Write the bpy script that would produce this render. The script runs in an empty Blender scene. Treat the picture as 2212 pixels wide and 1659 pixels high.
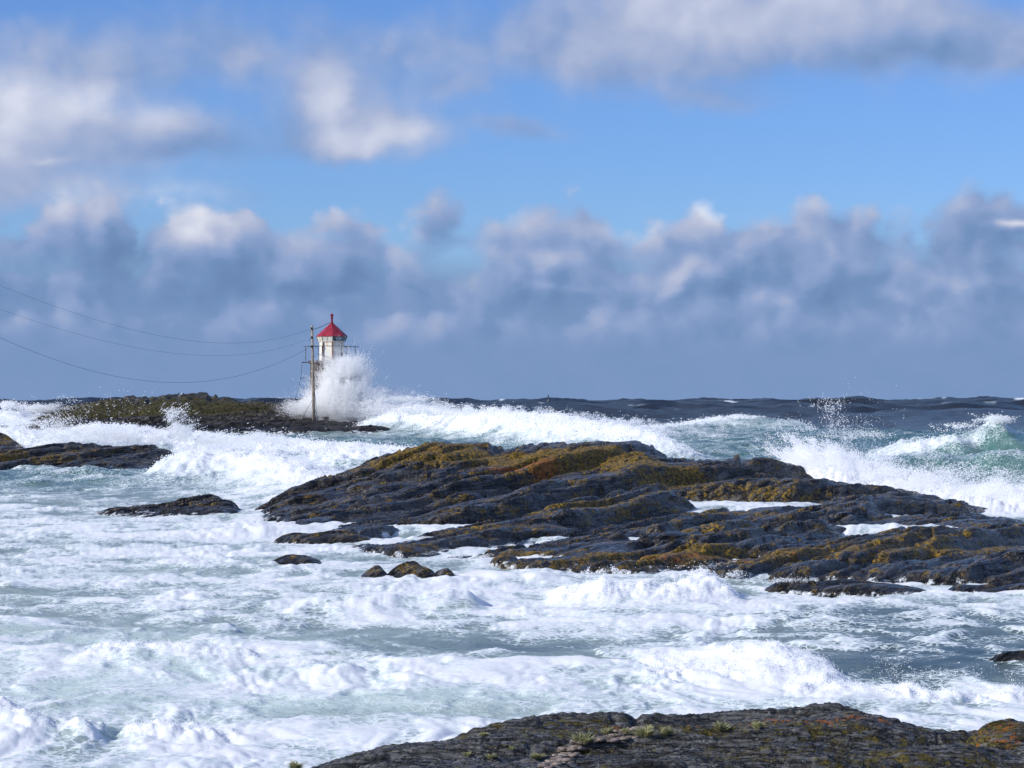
import bpy, math, random
import numpy as np
from mathutils import Vector, Matrix

R = math.radians
rng = np.random.default_rng(7)
random.seed(7)
scene = bpy.context.scene
COL = scene.collection

# ------------------------------------------------------------------ camera
F = 5203.0            # focal length in units of a 2212 wide picture
CU, HV = 1106.0, 864.0
H = 4.0               # eye height above the water
cam_d = bpy.data.cameras.new("camera")
cam_d.sensor_width = 36.0
cam_d.lens = 36.0 * F / 2212.0
cam_d.shift_y = (864.0 - 829.5) / 2212.0
cam_d.clip_start = 0.5
cam_d.clip_end = 60000
cam = bpy.data.objects.new("camera", cam_d)
cam.location = (0, 0, H)
cam.rotation_euler = (R(90), 0, 0)
COL.objects.link(cam)
scene.camera = cam

# ------------------------------------------------------------------ world and sun
SUN_EL, SUN_AZ = 31.0, -115.0      # azimuth from +Y (view direction), negative = left
def sun_vec():
    e, a = R(SUN_EL), R(SUN_AZ)
    return Vector((math.sin(a)*math.cos(e), math.cos(a)*math.cos(e), math.sin(e)))
sun_d = bpy.data.lights.new("sun", 'SUN')
sun_d.energy = 4.5
sun_d.angle = R(0.5)
sun_d.color = (1.0, 0.955, 0.88)
sun = bpy.data.objects.new("sun", sun_d)
sun.rotation_euler = sun_vec().to_track_quat('Z', 'Y').to_euler()
COL.objects.link(sun)
SKY_K = 0.10

def srgb(r, g, b):
    f = lambda c: (c/255/12.92 if c/255 <= .04045 else ((c/255+.055)/1.055)**2.4)
    return (f(r), f(g), f(b), 1.0)

class NT:
    """small helper around a node tree"""
    def __init__(s, tree): s.t = tree; s.n = tree.nodes; s.l = tree.links
    def new(s, typ, **kw):
        n = s.n.new(typ)
        for k, v in kw.items(): setattr(n, k, v)
        return n
    def put(s, sock, v):
        if hasattr(v, 'is_linked') or isinstance(v, bpy.types.NodeSocket): s.l.new(v, sock)
        else: sock.default_value = v
    def math(s, op, a, b=None, c=None, clamp=False):
        n = s.new('ShaderNodeMath', operation=op); n.use_clamp = clamp
        s.put(n.inputs[0], a)
        if b is not None: s.put(n.inputs[1], b)
        if c is not None: s.put(n.inputs[2], c)
        return n.outputs[0]
    def vmath(s, op, a, b=None, c=None):
        n = s.new('ShaderNodeVectorMath', operation=op)
        s.put(n.inputs[0], a)
        if b is not None: s.put(n.inputs[1], b)
        if c is not None: s.put(n.inputs[2], c)
        return n.outputs['Value'] if op in ('LENGTH', 'DOT_PRODUCT') else n.outputs[0]
    def noise(s, vec, scale, detail=4, rough=.55, dist=0.0, col=False, lac=2.0):
        n = s.new('ShaderNodeTexNoise')
        s.put(n.inputs['Vector'], vec)
        n.inputs['Scale'].default_value = scale; n.inputs['Detail'].default_value = detail
        n.inputs['Roughness'].default_value = rough; n.inputs['Distortion'].default_value = dist
        n.inputs['Lacunarity'].default_value = lac
        return n.outputs['Color'] if col else n.outputs[0]
    def ss(s, v, a, b, o0=0.0, o1=1.0):
        n = s.new('ShaderNodeMapRange', interpolation_type='SMOOTHSTEP')
        s.put(n.inputs[0], v); s.put(n.inputs[1], a); s.put(n.inputs[2], b); s.put(n.inputs[3], o0); s.put(n.inputs[4], o1)
        return n.outputs[0]
    def mix(s, f, a, b, blend='MIX'):
        n = s.new('ShaderNodeMix', data_type='RGBA', blend_type=blend)
        s.put(n.inputs[0], f); s.put(n.inputs[6], a); s.put(n.inputs[7], b)
        return n.outputs[2]
    def attr(s, name):
        return s.new('ShaderNodeAttribute', attribute_name=name).outputs['Fac']

world = bpy.data.worlds.new("World"); scene.world = world; world.use_nodes = True
world.node_tree.nodes.clear()
W = NT(world.node_tree)
# node group: one soft elliptical patch of cloud in (azimuth, elevation)
bg = bpy.data.node_groups.new("cloud_patch", 'ShaderNodeTree')
for nm, typ, io in (("P", 'NodeSocketVector', 'INPUT'), ("C", 'NodeSocketVector', 'INPUT'), ("S", 'NodeSocketVector', 'INPUT'),
                    ("A", 'NodeSocketFloat', 'INPUT'), ("In", 'NodeSocketFloat', 'INPUT'), ("Out", 'NodeSocketFloat', 'OUTPUT')):
    bg.interface.new_socket(nm, in_out=io, socket_type=typ)
G = NT(bg)
gi = G.new('NodeGroupInput'); go = G.new('NodeGroupOutput')
d_ = G.vmath('MULTIPLY', G.vmath('SUBTRACT', gi.outputs[0], gi.outputs[1]), gi.outputs[2])
r2 = G.vmath('DOT_PRODUCT', d_, d_)
e_ = G.math('EXPONENT', G.math('MULTIPLY', r2, -1.0))
G.l.new(G.math('MULTIPLY_ADD', e_, gi.outputs[3], gi.outputs[4]), go.inputs[0])
def patches(P, lst):
    acc = 0.0
    for (u, v, ru, rv, a) in lst:
        n = W.new('ShaderNodeGroup'); n.node_tree = bg
        W.l.new(P, n.inputs[0])
        n.inputs[1].default_value = (math.atan((u-CU)/F), math.atan((HV-v)/F), 0)
        n.inputs[2].default_value = (F/ru, F/rv, 0)
        n.inputs[3].default_value = a
        W.put(n.inputs[4], acc)
        acc = n.outputs[0]
    return acc
tc = W.new('ShaderNodeTexCoord').outputs['Generated']
sx = W.new('ShaderNodeSeparateXYZ'); W.l.new(W.vmath('NORMALIZE', tc), sx.inputs[0])
az = W.math('ARCTAN2', sx.outputs[0], sx.outputs[1])
el = W.math('ARCSINE', sx.outputs[2])
cx = W.new('ShaderNodeCombineXYZ'); W.l.new(az, cx.inputs[0]); W.l.new(el, cx.inputs[1])
P0 = cx.outputs[0]
Pst = W.vmath('MULTIPLY', P0, (1.0, 1.35, 1.0))
def warp(P, scale, amt, detail=3):
    c = W.noise(P, scale, detail, .55, col=True)
    return W.vmath('ADD', P0, W.vmath('MULTIPLY', W.vmath('SUBTRACT', c, (.5, .5, .5)), (amt, amt*.7, 0)))
Pw = warp(Pst, 15, .042, 4)
n_big = W.noise(W.vmath('ADD', Pst, (3.1, 1.7, 0)), 9, 6, .55)
n_fine = W.noise(Pst, 38, 7, .6, .3)
def puffs(P):
    """rounded heaps: high inside a heap, low between heaps"""
    acc = 0.0
    for sc, am in ((20, .54), (46, .30), (105, .16)):
        v = W.new('ShaderNodeTexVoronoi', feature='SMOOTH_F1', voronoi_dimensions='2D')
        v.inputs['Scale'].default_value = sc; v.inputs['Smoothness'].default_value = .55
        W.l.new(P, v.inputs['Vector'])
        acc = W.math('MULTIPLY_ADD', v.outputs['Distance'], -am, acc)
    return acc
Pp = W.vmath('ADD', P0, W.vmath('MULTIPLY', W.vmath('SUBTRACT', W.noise(Pst, 30, 5, .6, col=True), (.5, .5, .5)), (.022, .016, 0)))
f0 = puffs(Pp)
f1 = puffs(W.vmath('ADD', Pp, (-.006, .008, 0)))
heap = W.math('ADD', f0, .36)                                  # about -.2 .. .3
lit = W.math('MULTIPLY', W.math('SUBTRACT', f0, f1), 1.05)      # side turned to the sun
bright = patches(Pw, [
    (415,450,80,80,.50),(150,215,130,55,.40),(10,260,80,90,.42),(330,245,100,42,.28),(120,345,50,14,.2),
    (735,215,55,75,.42),(830,300,110,36,.34),(740,425,60,36,.36),(1508,445,42,56,.72),(865,520,40,44,.34),
    (1285,405,100,46,.30),(1640,645,50,24,.32),(1470,600,28,40,.26),(2190,490,60,11,.6),(1720,15,280,90,.26),(1380,25,170,60,.20),
    (1850,425,66,26,.26),(1180,485,54,32,.22),(1190,555,76,28,.16),(1860,580,30,18,.26),(1340,500,66,26,.20),(1190,632,100,9,.18),
    (180,440,160,60,.18),(560,520,200,60,.06),(1930,690,120,30,.10),(820,720,70,16,.12),(2110,660,80,20,.1),(960,440,60,40,.12),
    (250,610,420,60,-.16),(900,640,300,50,-.07),(1700,600,260,50,-.10),(2000,140,230,50,-.20),(460,322,200,28,-.18),(1540,150,300,50,-.06)])
def cloud_ramp(B):
    ramp = W.new('ShaderNodeValToRGB')
    W.put(ramp.inputs[0], B)
    els = ramp.color_ramp.elements
    els[0].position = 0.0; els[0].color = srgb(106, 134, 178)
    els[1].position = 1.0; els[1].color = srgb(228, 231, 243)
    for p, c in ((.16, (116, 146, 190)), (.36, (140, 163, 205)), (.60, (177, 187, 215))):
        e = els.new(p); e.color = srgb(*c)
    v = W.vmath('SCALE', ramp.outputs[0]); v.node.inputs[3].default_value = 1.0/SKY_K
    return v
EL = lambda v: math.atan((HV-v)/F)
sky = W.new('ShaderNodeTexSky', sky_type='NISHITA')
sky.sun_disc = False
sky.sun_elevation = R(SUN_EL); sky.sun_rotation = R(SUN_AZ)
sky.altitude = 0; sky.air_density = 1.0; sky.dust_density = 0.3; sky.ozone_density = 2.5
out = W.mix(1.0, sky.outputs[0], (.59, .83, 1.36, 1), 'MULTIPLY')
# hazy floor of the cloud bank
hz = W.ss(W.math('ADD', el, W.math('MULTIPLY', W.math('SUBTRACT', n_big, .5), .03)), EL(520), EL(650), 0.0, 1.0)
out = W.mix(hz, out, cloud_ramp(W.math('ADD', W.math('ADD', .21, W.math('MULTIPLY', bright, .55)), W.math('MULTIPLY', W.math('SUBTRACT', n_fine, .5), .10))))
# rows of cumulus, the lowest first; TOPS: (u, v of the cloud top)
gap = W.math('SUBTRACT', 1.0, patches(Pp, [(985,568,62,46,1.25),(1010,490,40,24,.5),(1440,418,26,40,.5),(2030,440,36,30,.5),(690,505,60,14,.4),(1100,440,24,40,.5)]), clamp=True)
def row(out, tops, width, base_v, soft, amp, b0, seed, dark):
    base = EL(base_v)
    sky_lo = EL(tops[0])
    pk = [(u, HV, width*k, 1e6, (tv_to_el(v)-sky_lo)) for (u, v, k) in tops[1]]
    T = W.math('ADD', sky_lo, patches(W.vmath('MULTIPLY', P0, (1, 0, 0)), [(u, HV, ru, rv, a_) for (u, _, ru, rv, a_) in pk]))
    e = W.math('SUBTRACT', W.math('ADD', T, W.math('MULTIPLY', W.math('ADD', heap, W.math('MULTIPLY', W.math('SUBTRACT', n_fine, .5), .25)), amp)), el)
    al = W.math('MULTIPLY', W.ss(e, 0.0, soft), W.ss(el, base-.010, base+.012, .0, 1.0))
    al = W.math('MULTIPLY', al, gap)
    B_ = W.math('ADD', bright, W.math('ADD', lit, W.math('MULTIPLY', W.math('SUBTRACT', n_fine, .5), .15)))
    B_ = W.math('ADD', B_, W.ss(e, .004, .030, b0, dark))
    return W.mix(al, out, cloud_ramp(B_))
tv_to_el = EL
side_n = W.math('MULTIPLY', W.ss(W.math('ABSOLUTE', az), .22, .30), W.math('MULTIPLY', W.noise(W.vmath('MULTIPLY', tc, (1, 1, 0)), 4.5, 3, .6), .09))
out = row(out, (635, [(100, 600, 2), (600, 615, 2), (1100, 600, 2), (1500, 590, 1.5), (1900, 600, 2), (2300, 600, 2)]), 110, 730, .014, .09, .34, 1, .24)
out = row(out, (520, [(60, 500, 2.0), (330, 500, 1.4), (560, 480, 1.4), (820, 500, .9), (1250, 470, 1.5), (1560, 500, 1.2), (1830, 490, 1.6), (2150, 490, 1.4)]), 95, 660, .011, .08, .36, 2, .25)
out = row(out, (440, [(60, 385, 1.6), (230, 430, 1.0), (410, 380, .95), (560, 465, .9), (740, 390, .95), (870, 470, .6), (960, 400, .75), (1170, 420, .6), (1270, 368, 1.0), (1395, 440, .5),
    (1508, 392, .5), (1620, 430, .6), (1720, 392, .9), (1860, 402, .95), (1980, 470, .7), (2150, 398, 1.0), (2300, 410, 1.2)]), 80, 590, .014, .060, .38, 3, .27)
# broad soft clouds higher up
dens = patches(Pw, [
    (120,250,300,85,1.0),(340,300,210,50,.95),(0,330,130,120,.8),(60,120,240,60,.45),(80,410,320,70,.7),(560,430,200,40,.3),(960,330,80,40,.15),
    (770,240,120,100,1.0),(800,300,180,50,.9),(700,160,60,60,.45),(640,250,60,60,.2),
    (430,60,230,70,.75),(540,130,100,60,.6),(250,150,190,50,.5),
    (1500,50,420,100,1.05),(1900,60,370,100,1.1),(2150,120,190,60,1.0),(1300,120,190,90,.75),(1560,205,150,30,.55),
    (900,90,200,90,.8),(980,200,90,50,.65),(1110,285,100,26,.85)])
n_hi = W.noise(tc, 3.2, 6, .55, .2)
hi = W.math('MULTIPLY', W.ss(el, .17, .24, 0.0, .95), W.ss(n_hi, .40, .62, 0.0, 1.0))
side = W.math('MULTIPLY', W.ss(W.math('ABSOLUTE', az), .23, .34, 0.0, .9), W.ss(W.noise(Pst, 5, 6, .55), .42, .62, 0.0, 1.0))
D = W.math('ADD', dens, W.math('ADD', hi, side))
D = W.math('ADD', D, W.math('MULTIPLY', W.math('SUBTRACT', n_big, .5), .8))
D = W.math('ADD', D, W.math('MULTIPLY', W.math('SUBTRACT', n_fine, .5), .45))
D = W.math('ADD', D, W.math('MULTIPLY', heap, .5))
alpha = W.ss(D, .10, 1.15, 0.0, .93)
B = W.math('ADD', bright, W.math('ADD', W.math('MULTIPLY', lit, .45), W.math('MULTIPLY', W.math('SUBTRACT', n_fine, .5), .14)))
B = W.math('ADD', B, .42)
out = W.mix(alpha, out, cloud_ramp(B))
bgn = W.new('ShaderNodeBackground'); bgn.inputs['Strength'].default_value = SKY_K
W.l.new(out, bgn.inputs[0])
wo = W.new('ShaderNodeOutputWorld'); W.l.new(bgn.outputs[0], wo.inputs[0])

scene.render.engine = 'CYCLES'
scene.view_settings.view_transform = 'Standard'
try: scene.view_settings.look = 'None'
except Exception: pass
scene.view_settings.exposure = 0.0
scene.view_settings.gamma = 1.0
scene.view_settings.use_curve_mapping = False
scene.cycles.max_bounces = 26
scene.cycles.diffuse_bounces = 18
scene.cycles.transmission_bounces = 12
scene.cycles.volume_bounces = 4
scene.cycles.use_denoising = True

# ------------------------------------------------------------------ numeric tools
_perm = np.random.default_rng(3).permutation(256).astype(np.int32)
_perm = np.concatenate([_perm, _perm, _perm])
_gr = np.random.default_rng(4).uniform(0, 2*np.pi, 256)
_gx, _gy = np.cos(_gr).astype(np.float32), np.sin(_gr).astype(np.float32)
def perlin(x, y, seed=0):
    """gradient noise, about -0.7 .. 0.7 -> scaled to about -1 .. 1"""
    x = (x + seed*17.31).astype(np.float32); y = (y + seed*9.73).astype(np.float32)
    xi = np.floor(x); yi = np.floor(y)
    xf = x - xi; yf = y - yi
    xi = xi.astype(np.int32) & 255; yi = yi.astype(np.int32) & 255
    u = xf*xf*xf*(xf*(xf*6-15)+10); v = yf*yf*yf*(yf*(yf*6-15)+10)
    x1 = (xi+1) & 255; y1 = (yi+1) & 255
    def g(ix, iy, dx, dy):
        h = _perm[_perm[ix]+iy]
        return _gx[h]*dx + _gy[h]*dy
    a = g(xi, yi, xf, yf); b = g(x1, yi, xf-1, yf)
    c = g(xi, y1, xf, yf-1); d = g(x1, y1, xf-1, yf-1)
    return ((a + u*(b-a)) + v*((c + u*(d-c)) - (a + u*(b-a)))) * 1.45
def fbm(x, y, octv=4, seed=0, gain=.5):
    s = 0; a = 1; n = 0
    for i in range(octv):
        s = s + a*perlin(x*2**i, y*2**i, seed+i*3.7); n += a; a *= gain
    return s/n*1.25
def billow(x, y, octv=2, seed=0, gain=.5):
    s = 0; a = 1; n = 0
    for i in range(octv):
        s = s + a*np.abs(perlin(x*2**i, y*2**i, seed+i*5.1)); n += a; a *= gain
    return np.minimum(s/n*2.0, 1.3)
def smooth(a, b, x):
    t = np.clip((x-a)/(b-a), 0, 1); return t*t*(3-2*t)
def at(u, v, Y):
    """world point seen at (u, v) of the 2212 wide photograph at distance Y"""
    return np.array([(u-CU)/F*Y, Y, H-(v-HV)/F*Y])
def tps(pts):
    """smooth surface z(X, Y) through points"""
    p = np.array(pts, float); n = len(p)
    sx, sy = p[:, 0].std()+1e-9, p[:, 1].std()+1e-9
    mx, my = p[:, 0].mean(), p[:, 1].mean()
    q = np.stack([(p[:, 0]-mx)/sx, (p[:, 1]-my)/sy], 1)
    def U(r2): return np.sqrt(r2+.012)
    K = U(((q[:, None]-q[None])**2).sum(-1)) - np.eye(n)*1e-2
    A = np.zeros((n+3, n+3)); A[:n, :n] = K; A[:n, n] = 1; A[:n, n+1:] = q; A[n, :n] = 1; A[n+1:, :n] = q.T
    w = np.linalg.solve(A, np.concatenate([p[:, 2], [0, 0, 0]]))
    def f(X, Y):
        x = ((X-mx)/sx).astype(np.float32); y = ((Y-my)/sy).astype(np.float32)
        z = w[n] + w[n+1]*x + w[n+2]*y
        for i in range(n):
            r2 = (x-q[i, 0])**2 + (y-q[i, 1])**2
            z = z + w[i]*np.sqrt(r2+.012)
        return z
    return f
def grid_mesh(name, X, Y, Z, attrs, mat, parent=None, keep=None):
    """rows x cols height sheet as one mesh; faces whose KEEP is false are left out"""
    nr, nc = X.shape
    co = np.stack([X, Y, Z], -1).reshape(-1, 3).astype(np.float32)
    i = np.arange(nr*nc).reshape(nr, nc)
    q = np.stack([i[:-1, :-1], i[:-1, 1:], i[1:, 1:], i[1:, :-1]], -1).reshape(-1, 4)
    if keep is not None:
        k = keep.reshape(-1)
        q = q[k[q].any(1)]
        used = np.zeros(nr*nc, bool); used[q.ravel()] = True
        idx = np.cumsum(used)-1
        q = idx[q]; co = co[used]
        attrs = {a: v.reshape(-1)[used] for a, v in attrs.items()}
    me = bpy.data.meshes.new(name)
    me.vertices.add(len(co)); me.vertices.foreach_set('co', co.ravel())
    me.loops.add(q.size); me.loops.foreach_set('vertex_index', q.ravel().astype(np.int32))
    me.polygons.add(len(q)); me.polygons.foreach_set('loop_start', np.arange(0, q.size, 4, dtype=np.int32))
    me.update(calc_edges=True)
    me.polygons.foreach_set('use_smooth', np.ones(len(q), bool))
    for a, v in attrs.items():
        at_ = me.attributes.new(a, 'FLOAT', 'POINT'); at_.data.foreach_set('value', v.reshape(-1).astype(np.float32))
    me.materials.append(mat)
    o = bpy.data.objects.new(name, me); COL.objects.link(o)
    if parent: o.parent = parent
    return o
def tag(o, label=None, cat=None, group=None, kind=None):
    if label: o['label'] = label
    if cat: o['category'] = cat
    if group: o['group'] = group
    if kind: o['kind'] = kind
    return o
def fan(u0, u1, nu, Ys, left=None, right=None):
    U = np.linspace(u0, u1, nu)
    if left is not None: U = np.concatenate([np.linspace(left, u0, 50, endpoint=False), U])
    if right is not None: U = np.concatenate([U, np.linspace(u1, right, 51)[1:]])
    nu = len(U)
    YY = np.repeat(np.asarray(Ys)[:, None], nu, 1)
    XX = (U[None]-CU)/F*YY
    return XX, YY

# ------------------------------------------------------------------ materials
def new_mat(name):
    m = bpy.data.materials.new(name); m.use_nodes = True
    m.node_tree.nodes.clear()
    return m, NT(m.node_tree)
def finish(n, shader, disp=None):
    o = n.new('ShaderNodeOutputMaterial'); n.l.new(shader, o.inputs[0])
def principled(n, base, rough=.5, normal=None, spec=.5, metal=0.0, **kw):
    p = n.new('ShaderNodeBsdfPrincipled')
    n.put(p.inputs['Base Color'], base); n.put(p.inputs['Roughness'], rough)
    n.put(p.inputs['Specular IOR Level'], spec); n.put(p.inputs['Metallic'], metal)
    if normal is not None: n.l.new(normal, p.inputs['Normal'])
    for k, v in kw.items(): n.put(p.inputs[k], v)
    return p.outputs[0]
def bump(n, h, strength=.5, dist=.02, normal=None):
    b = n.new('ShaderNodeBump'); b.inputs['Strength'].default_value = strength; b.inputs['Distance'].default_value = dist
    n.l.new(h, b.inputs['Height'])
    if normal is not None: n.l.new(normal, b.inputs['Normal'])
    return b.outputs[0]

def sea_material():
    m, n = new_mat("sea_water_and_foam")
    pos = n.new('ShaderNodeNewGeometry').outputs['Position']
    foam = n.attr('foam'); milk = n.attr('milk'); teal = n.attr('teal'); far = n.attr('fine')
    # fine lacy break-up; 'fine' is the size of the detail (bigger far out)
    n1 = n.noise(pos, 3.1, 6, .62, .6)
    n2 = n.noise(pos, 11.0, 4, .6, .3)
    vor = n.new('ShaderNodeTexVoronoi', feature='DISTANCE_TO_EDGE'); vor.inputs['Scale'].default_value = 5.5
    wv = n.vmath('ADD', pos, n.vmath('SCALE', n.noise(pos, 4.0, 3, .6, col=True))); wv.node.inputs[3].default_value = 1.0
    sc = n.vmath('SCALE', n.noise(pos, 4.0, 3, .6, col=True)); sc.node.inputs[3].default_value = .35
    n.l.new(n.vmath('ADD', pos, sc), vor.inputs['Vector'])
    lace = n.ss(vor.outputs['Distance'], .02, .16, .22, -.10)
    f = n.math('ADD', foam, n.math('MULTIPLY', n.math('SUBTRACT', n1, .5), .75))
    f = n.math('ADD', f, n.math('MULTIPLY', n.math('SUBTRACT', n2, .5), .28))
    f = n.math('ADD', f, lace)
    fm = n.ss(f, .34, .68)
    water = n.mix(teal, srgb(52, 58, 58), srgb(50, 100, 90))
    mk = n.math('ADD', milk, n.math('MULTIPLY', n.math('SUBTRACT', n.noise(pos, 1.3, 4, .6, .5), .5), .35), clamp=True)
    water = n.mix(mk, water, srgb(198, 214, 209))
    opn = n.attr('open')
    hb = n.noise(pos, 2.2, 8, .62, .2)
    hs = n.math('ADD', n.math('MULTIPLY', hb, .12), n.math('MULTIPLY', n.math('MULTIPLY', n.noise(n.vmath('MULTIPLY', pos, (.7, 1, 1)), .22, 9, .68, .3), opn), 4.2))
    nb = bump(n, hs, .9, 1.0)
    water = n.mix(opn, water, srgb(38, 40, 44))
    wsh = principled(n, water, n.math('MULTIPLY_ADD', mk, .30, .22), nb, n.math('MULTIPLY_ADD', opn, -.25, .28))
    hf = n.noise(pos, 6.5, 7, .65, .1)
    fb = bump(n, n.math('ADD', hf, n.math('MULTIPLY', fm, .35)), .35, .045)
    fcol = n.mix(n.ss(f, .5, 1.0), srgb(200, 214, 216), srgb(234, 236, 239))
    fsh = principled(n, fcol, .7, fb, .25)
    mx = n.new('ShaderNodeMixShader'); n.l.new(fm, mx.inputs[0]); n.l.new(wsh, mx.inputs[1]); n.l.new(fsh, mx.inputs[2])
    finish(n, mx.outputs[0])
    return m

def rock_material(name, scale=1.0, grey=(114, 106, 95), speck=.5, moss_col=(162, 128, 36), lich_col=(186, 120, 34), dist=.085, glos=.24, spec=.36):
    """attributes: lichen (orange), moss (olive), wet (dark near the water)"""
    m, n = new_mat(name)
    pos = n.new('ShaderNodeNewGeometry').outputs['Position']
    pr = n.new('ShaderNodeVectorRotate', rotation_type='Z_AXIS'); n.l.new(pos, pr.inputs[0]); pr.inputs['Angle'].default_value = -1.02 if scale < 2 else .0
    st = n.vmath('MULTIPLY', pr.outputs[0], (.22, 2.4, 2.4))
    n0 = n.noise(pos, .9*scale, 7, .6)
    n1 = n.noise(st, 2.6*scale, 8, .68)
    n2 = n.noise(pos, 9*scale, 6, .7)
    base = n.mix(n.ss(n1, .40, .68) if scale < 2 else n.ss(n1, .40, .64), srgb(15, 13, 11), srgb(*grey))
    base = n.mix(n.math('MULTIPLY', n.ss(n2, .52, .66), n.math('MULTIPLY', n.ss(n0, .4, .6), speck)), base, srgb(142, 143, 142))
    ck = n.noise(n.vmath('MULTIPLY', pr.outputs[0], (.10, 1.0, 1.0)), 1.5*scale, 5, .55)
    ck2 = n.noise(n.vmath('ADD', n.vmath('MULTIPLY', pr.outputs[0], (.30, 1.2, 1.2)), (5, 2, 9)), (2.6 if scale < 2 else .9)*scale, 4, .6)
    line = n.math('MULTIPLY', n.ss(n.math('ABSOLUTE', n.math('SUBTRACT', ck, .5)), .0, .022), n.ss(n.math('ABSOLUTE', n.math('SUBTRACT', ck2, .52)), .0, .016))
    base = n.mix(n.math('MULTIPLY', n.math('SUBTRACT', 1.0, line), .8), base, srgb(10, 10, 10))
    lich = n.attr('lichen'); moss = n.attr('moss'); wet = n.attr('wet')
    br = n.math('ADD', n.math('MULTIPLY', n.math('SUBTRACT', n.noise(n.vmath('MULTIPLY', pr.outputs[0], (.45, 1.5, 1.5)), 2.4*scale, 8, .7), .5), 2.0), n.math('MULTIPLY', n.math('SUBTRACT', n2, .5), .8))
    mm = n.ss(n.math('ADD', moss, br), .26, .50)
    mcol = n.mix(n.ss(n2, .38, .62), srgb(40, 36, 12), srgb(*moss_col))
    base = n.mix(mm, base, mcol)
    br2 = n.math('ADD', n.math('MULTIPLY', n.math('SUBTRACT', n.noise(n.vmath('ADD', pos, (7, 3, 1)), 3.1*scale, 8, .7), .5), 1.7), n.math('MULTIPLY', n.math('SUBTRACT', n2, .5), .6))
    lm = n.ss(n.math('ADD', lich, br2), .36, .52)
    lcol = n.mix(n.noise(pos, 5*scale, 4, .6), srgb(112, 66, 18), srgb(*lich_col))
    base = n.mix(lm, base, lcol)
    base = n.mix(n.math('MULTIPLY', wet, .62), base, srgb(16, 16, 16))
    wash = n.attr('wash')
    wn = n.math('ADD', n.math('MULTIPLY', n.math('SUBTRACT', n.noise(n.vmath('MULTIPLY', pr.outputs[0], (.5, 1.6, 1.6)), 3.0*min(scale, 2), 7, .7), .5), 2.2), wash)
    wm = n.ss(wn, .55, .80)
    base = n.mix(wm, base, srgb(232, 236, 238))
    h = n.math('ADD', n.math('MULTIPLY', n1, 1.0), n.math('MULTIPLY', n2, .35))
    h = n.math('ADD', h, n.math('MULTIPLY', line, .5))
    h = n.math('ADD', h, n.math('MULTIPLY', n.math('ADD', mm, lm), .10))
    nb = bump(n, h, 1.0, dist*1.3)
    rough = n.math('SUBTRACT', n.math('MULTIPLY_ADD', mm, .3, glos), n.math('MULTIPLY', wet, .14))
    finish(n, principled(n, base, n.math('MULTIPLY_ADD', wm, .4, rough), nb, spec))
    return m

M_SEA = sea_material()
M_ROCK = rock_material("banded_dark_rock", 1.0)
M_ROCK_FAR = rock_material("islet_rock", .5, glos=.55, spec=.3, moss_col=(86, 80, 46), dist=.15)
M_SHORE = rock_material("shore_rock", 7.0, grey=(104, 104, 104), speck=1.0, glos=.42, spec=.35, moss_col=(104, 92, 30), lich_col=(190, 112, 20), dist=.012)

# ------------------------------------------------------------------ sea
def ellipses(X, Y, lst):
    """sum of soft patches lying on the water, each given by where it is seen"""
    s = np.zeros_like(X)
    for (u, v, ru, rv, a) in lst:
        Yc = H*F/(v-HV); Xc = (u-CU)/F*Yc
        rx = ru/F*Yc
        y0, y1 = H*F/(v+rv-HV), H*F/max(v-rv-HV, 6)
        ry = (y1-y0)/2
        s = s + a*np.exp(-((X-Xc)/rx)**2-((Y-Yc)/ry)**2)
    return s
Ys = np.concatenate([H/np.linspace(.225, .0455, 470), np.linspace(88.5, 265, 310), np.geomspace(266, 2600, 125), np.array([4000, 9000, 30000])])
X, Y = fan(-160, 2380, 900, Ys, -1300, 3600)
X = X.astype(np.float32); Y = Y.astype(np.float32)
w_far = smooth(190, 420, Y); w_mid = smooth(88, 125, Y)
horizon_fade = 1-smooth(1500, 3000, Y)
Z = np.zeros_like(X)
# open sea swell and chop
sw = fbm(X/75, Y/60, 2, 11)
Z += w_far*horizon_fade*(sw*(3.0+3.0*smooth(380, 700, Y)) + 1.0 + .9*fbm(X/19, Y/15, 2, 12) + .45*fbm(X/6, Y/6, 2, 13))
Z += w_mid*(1-w_far*.5)*(.35*fbm(X/9, Y/9, 3, 14) + .26*fbm(X/3.2, Y/2.6, 3, 18))
# sheltered water: long low undulation
Z += (1-w_far)*(.13*fbm(X/7.5, Y/6.5, 2, 15) + .05*fbm(X/2.4, Y/2.0, 2, 16))

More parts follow.
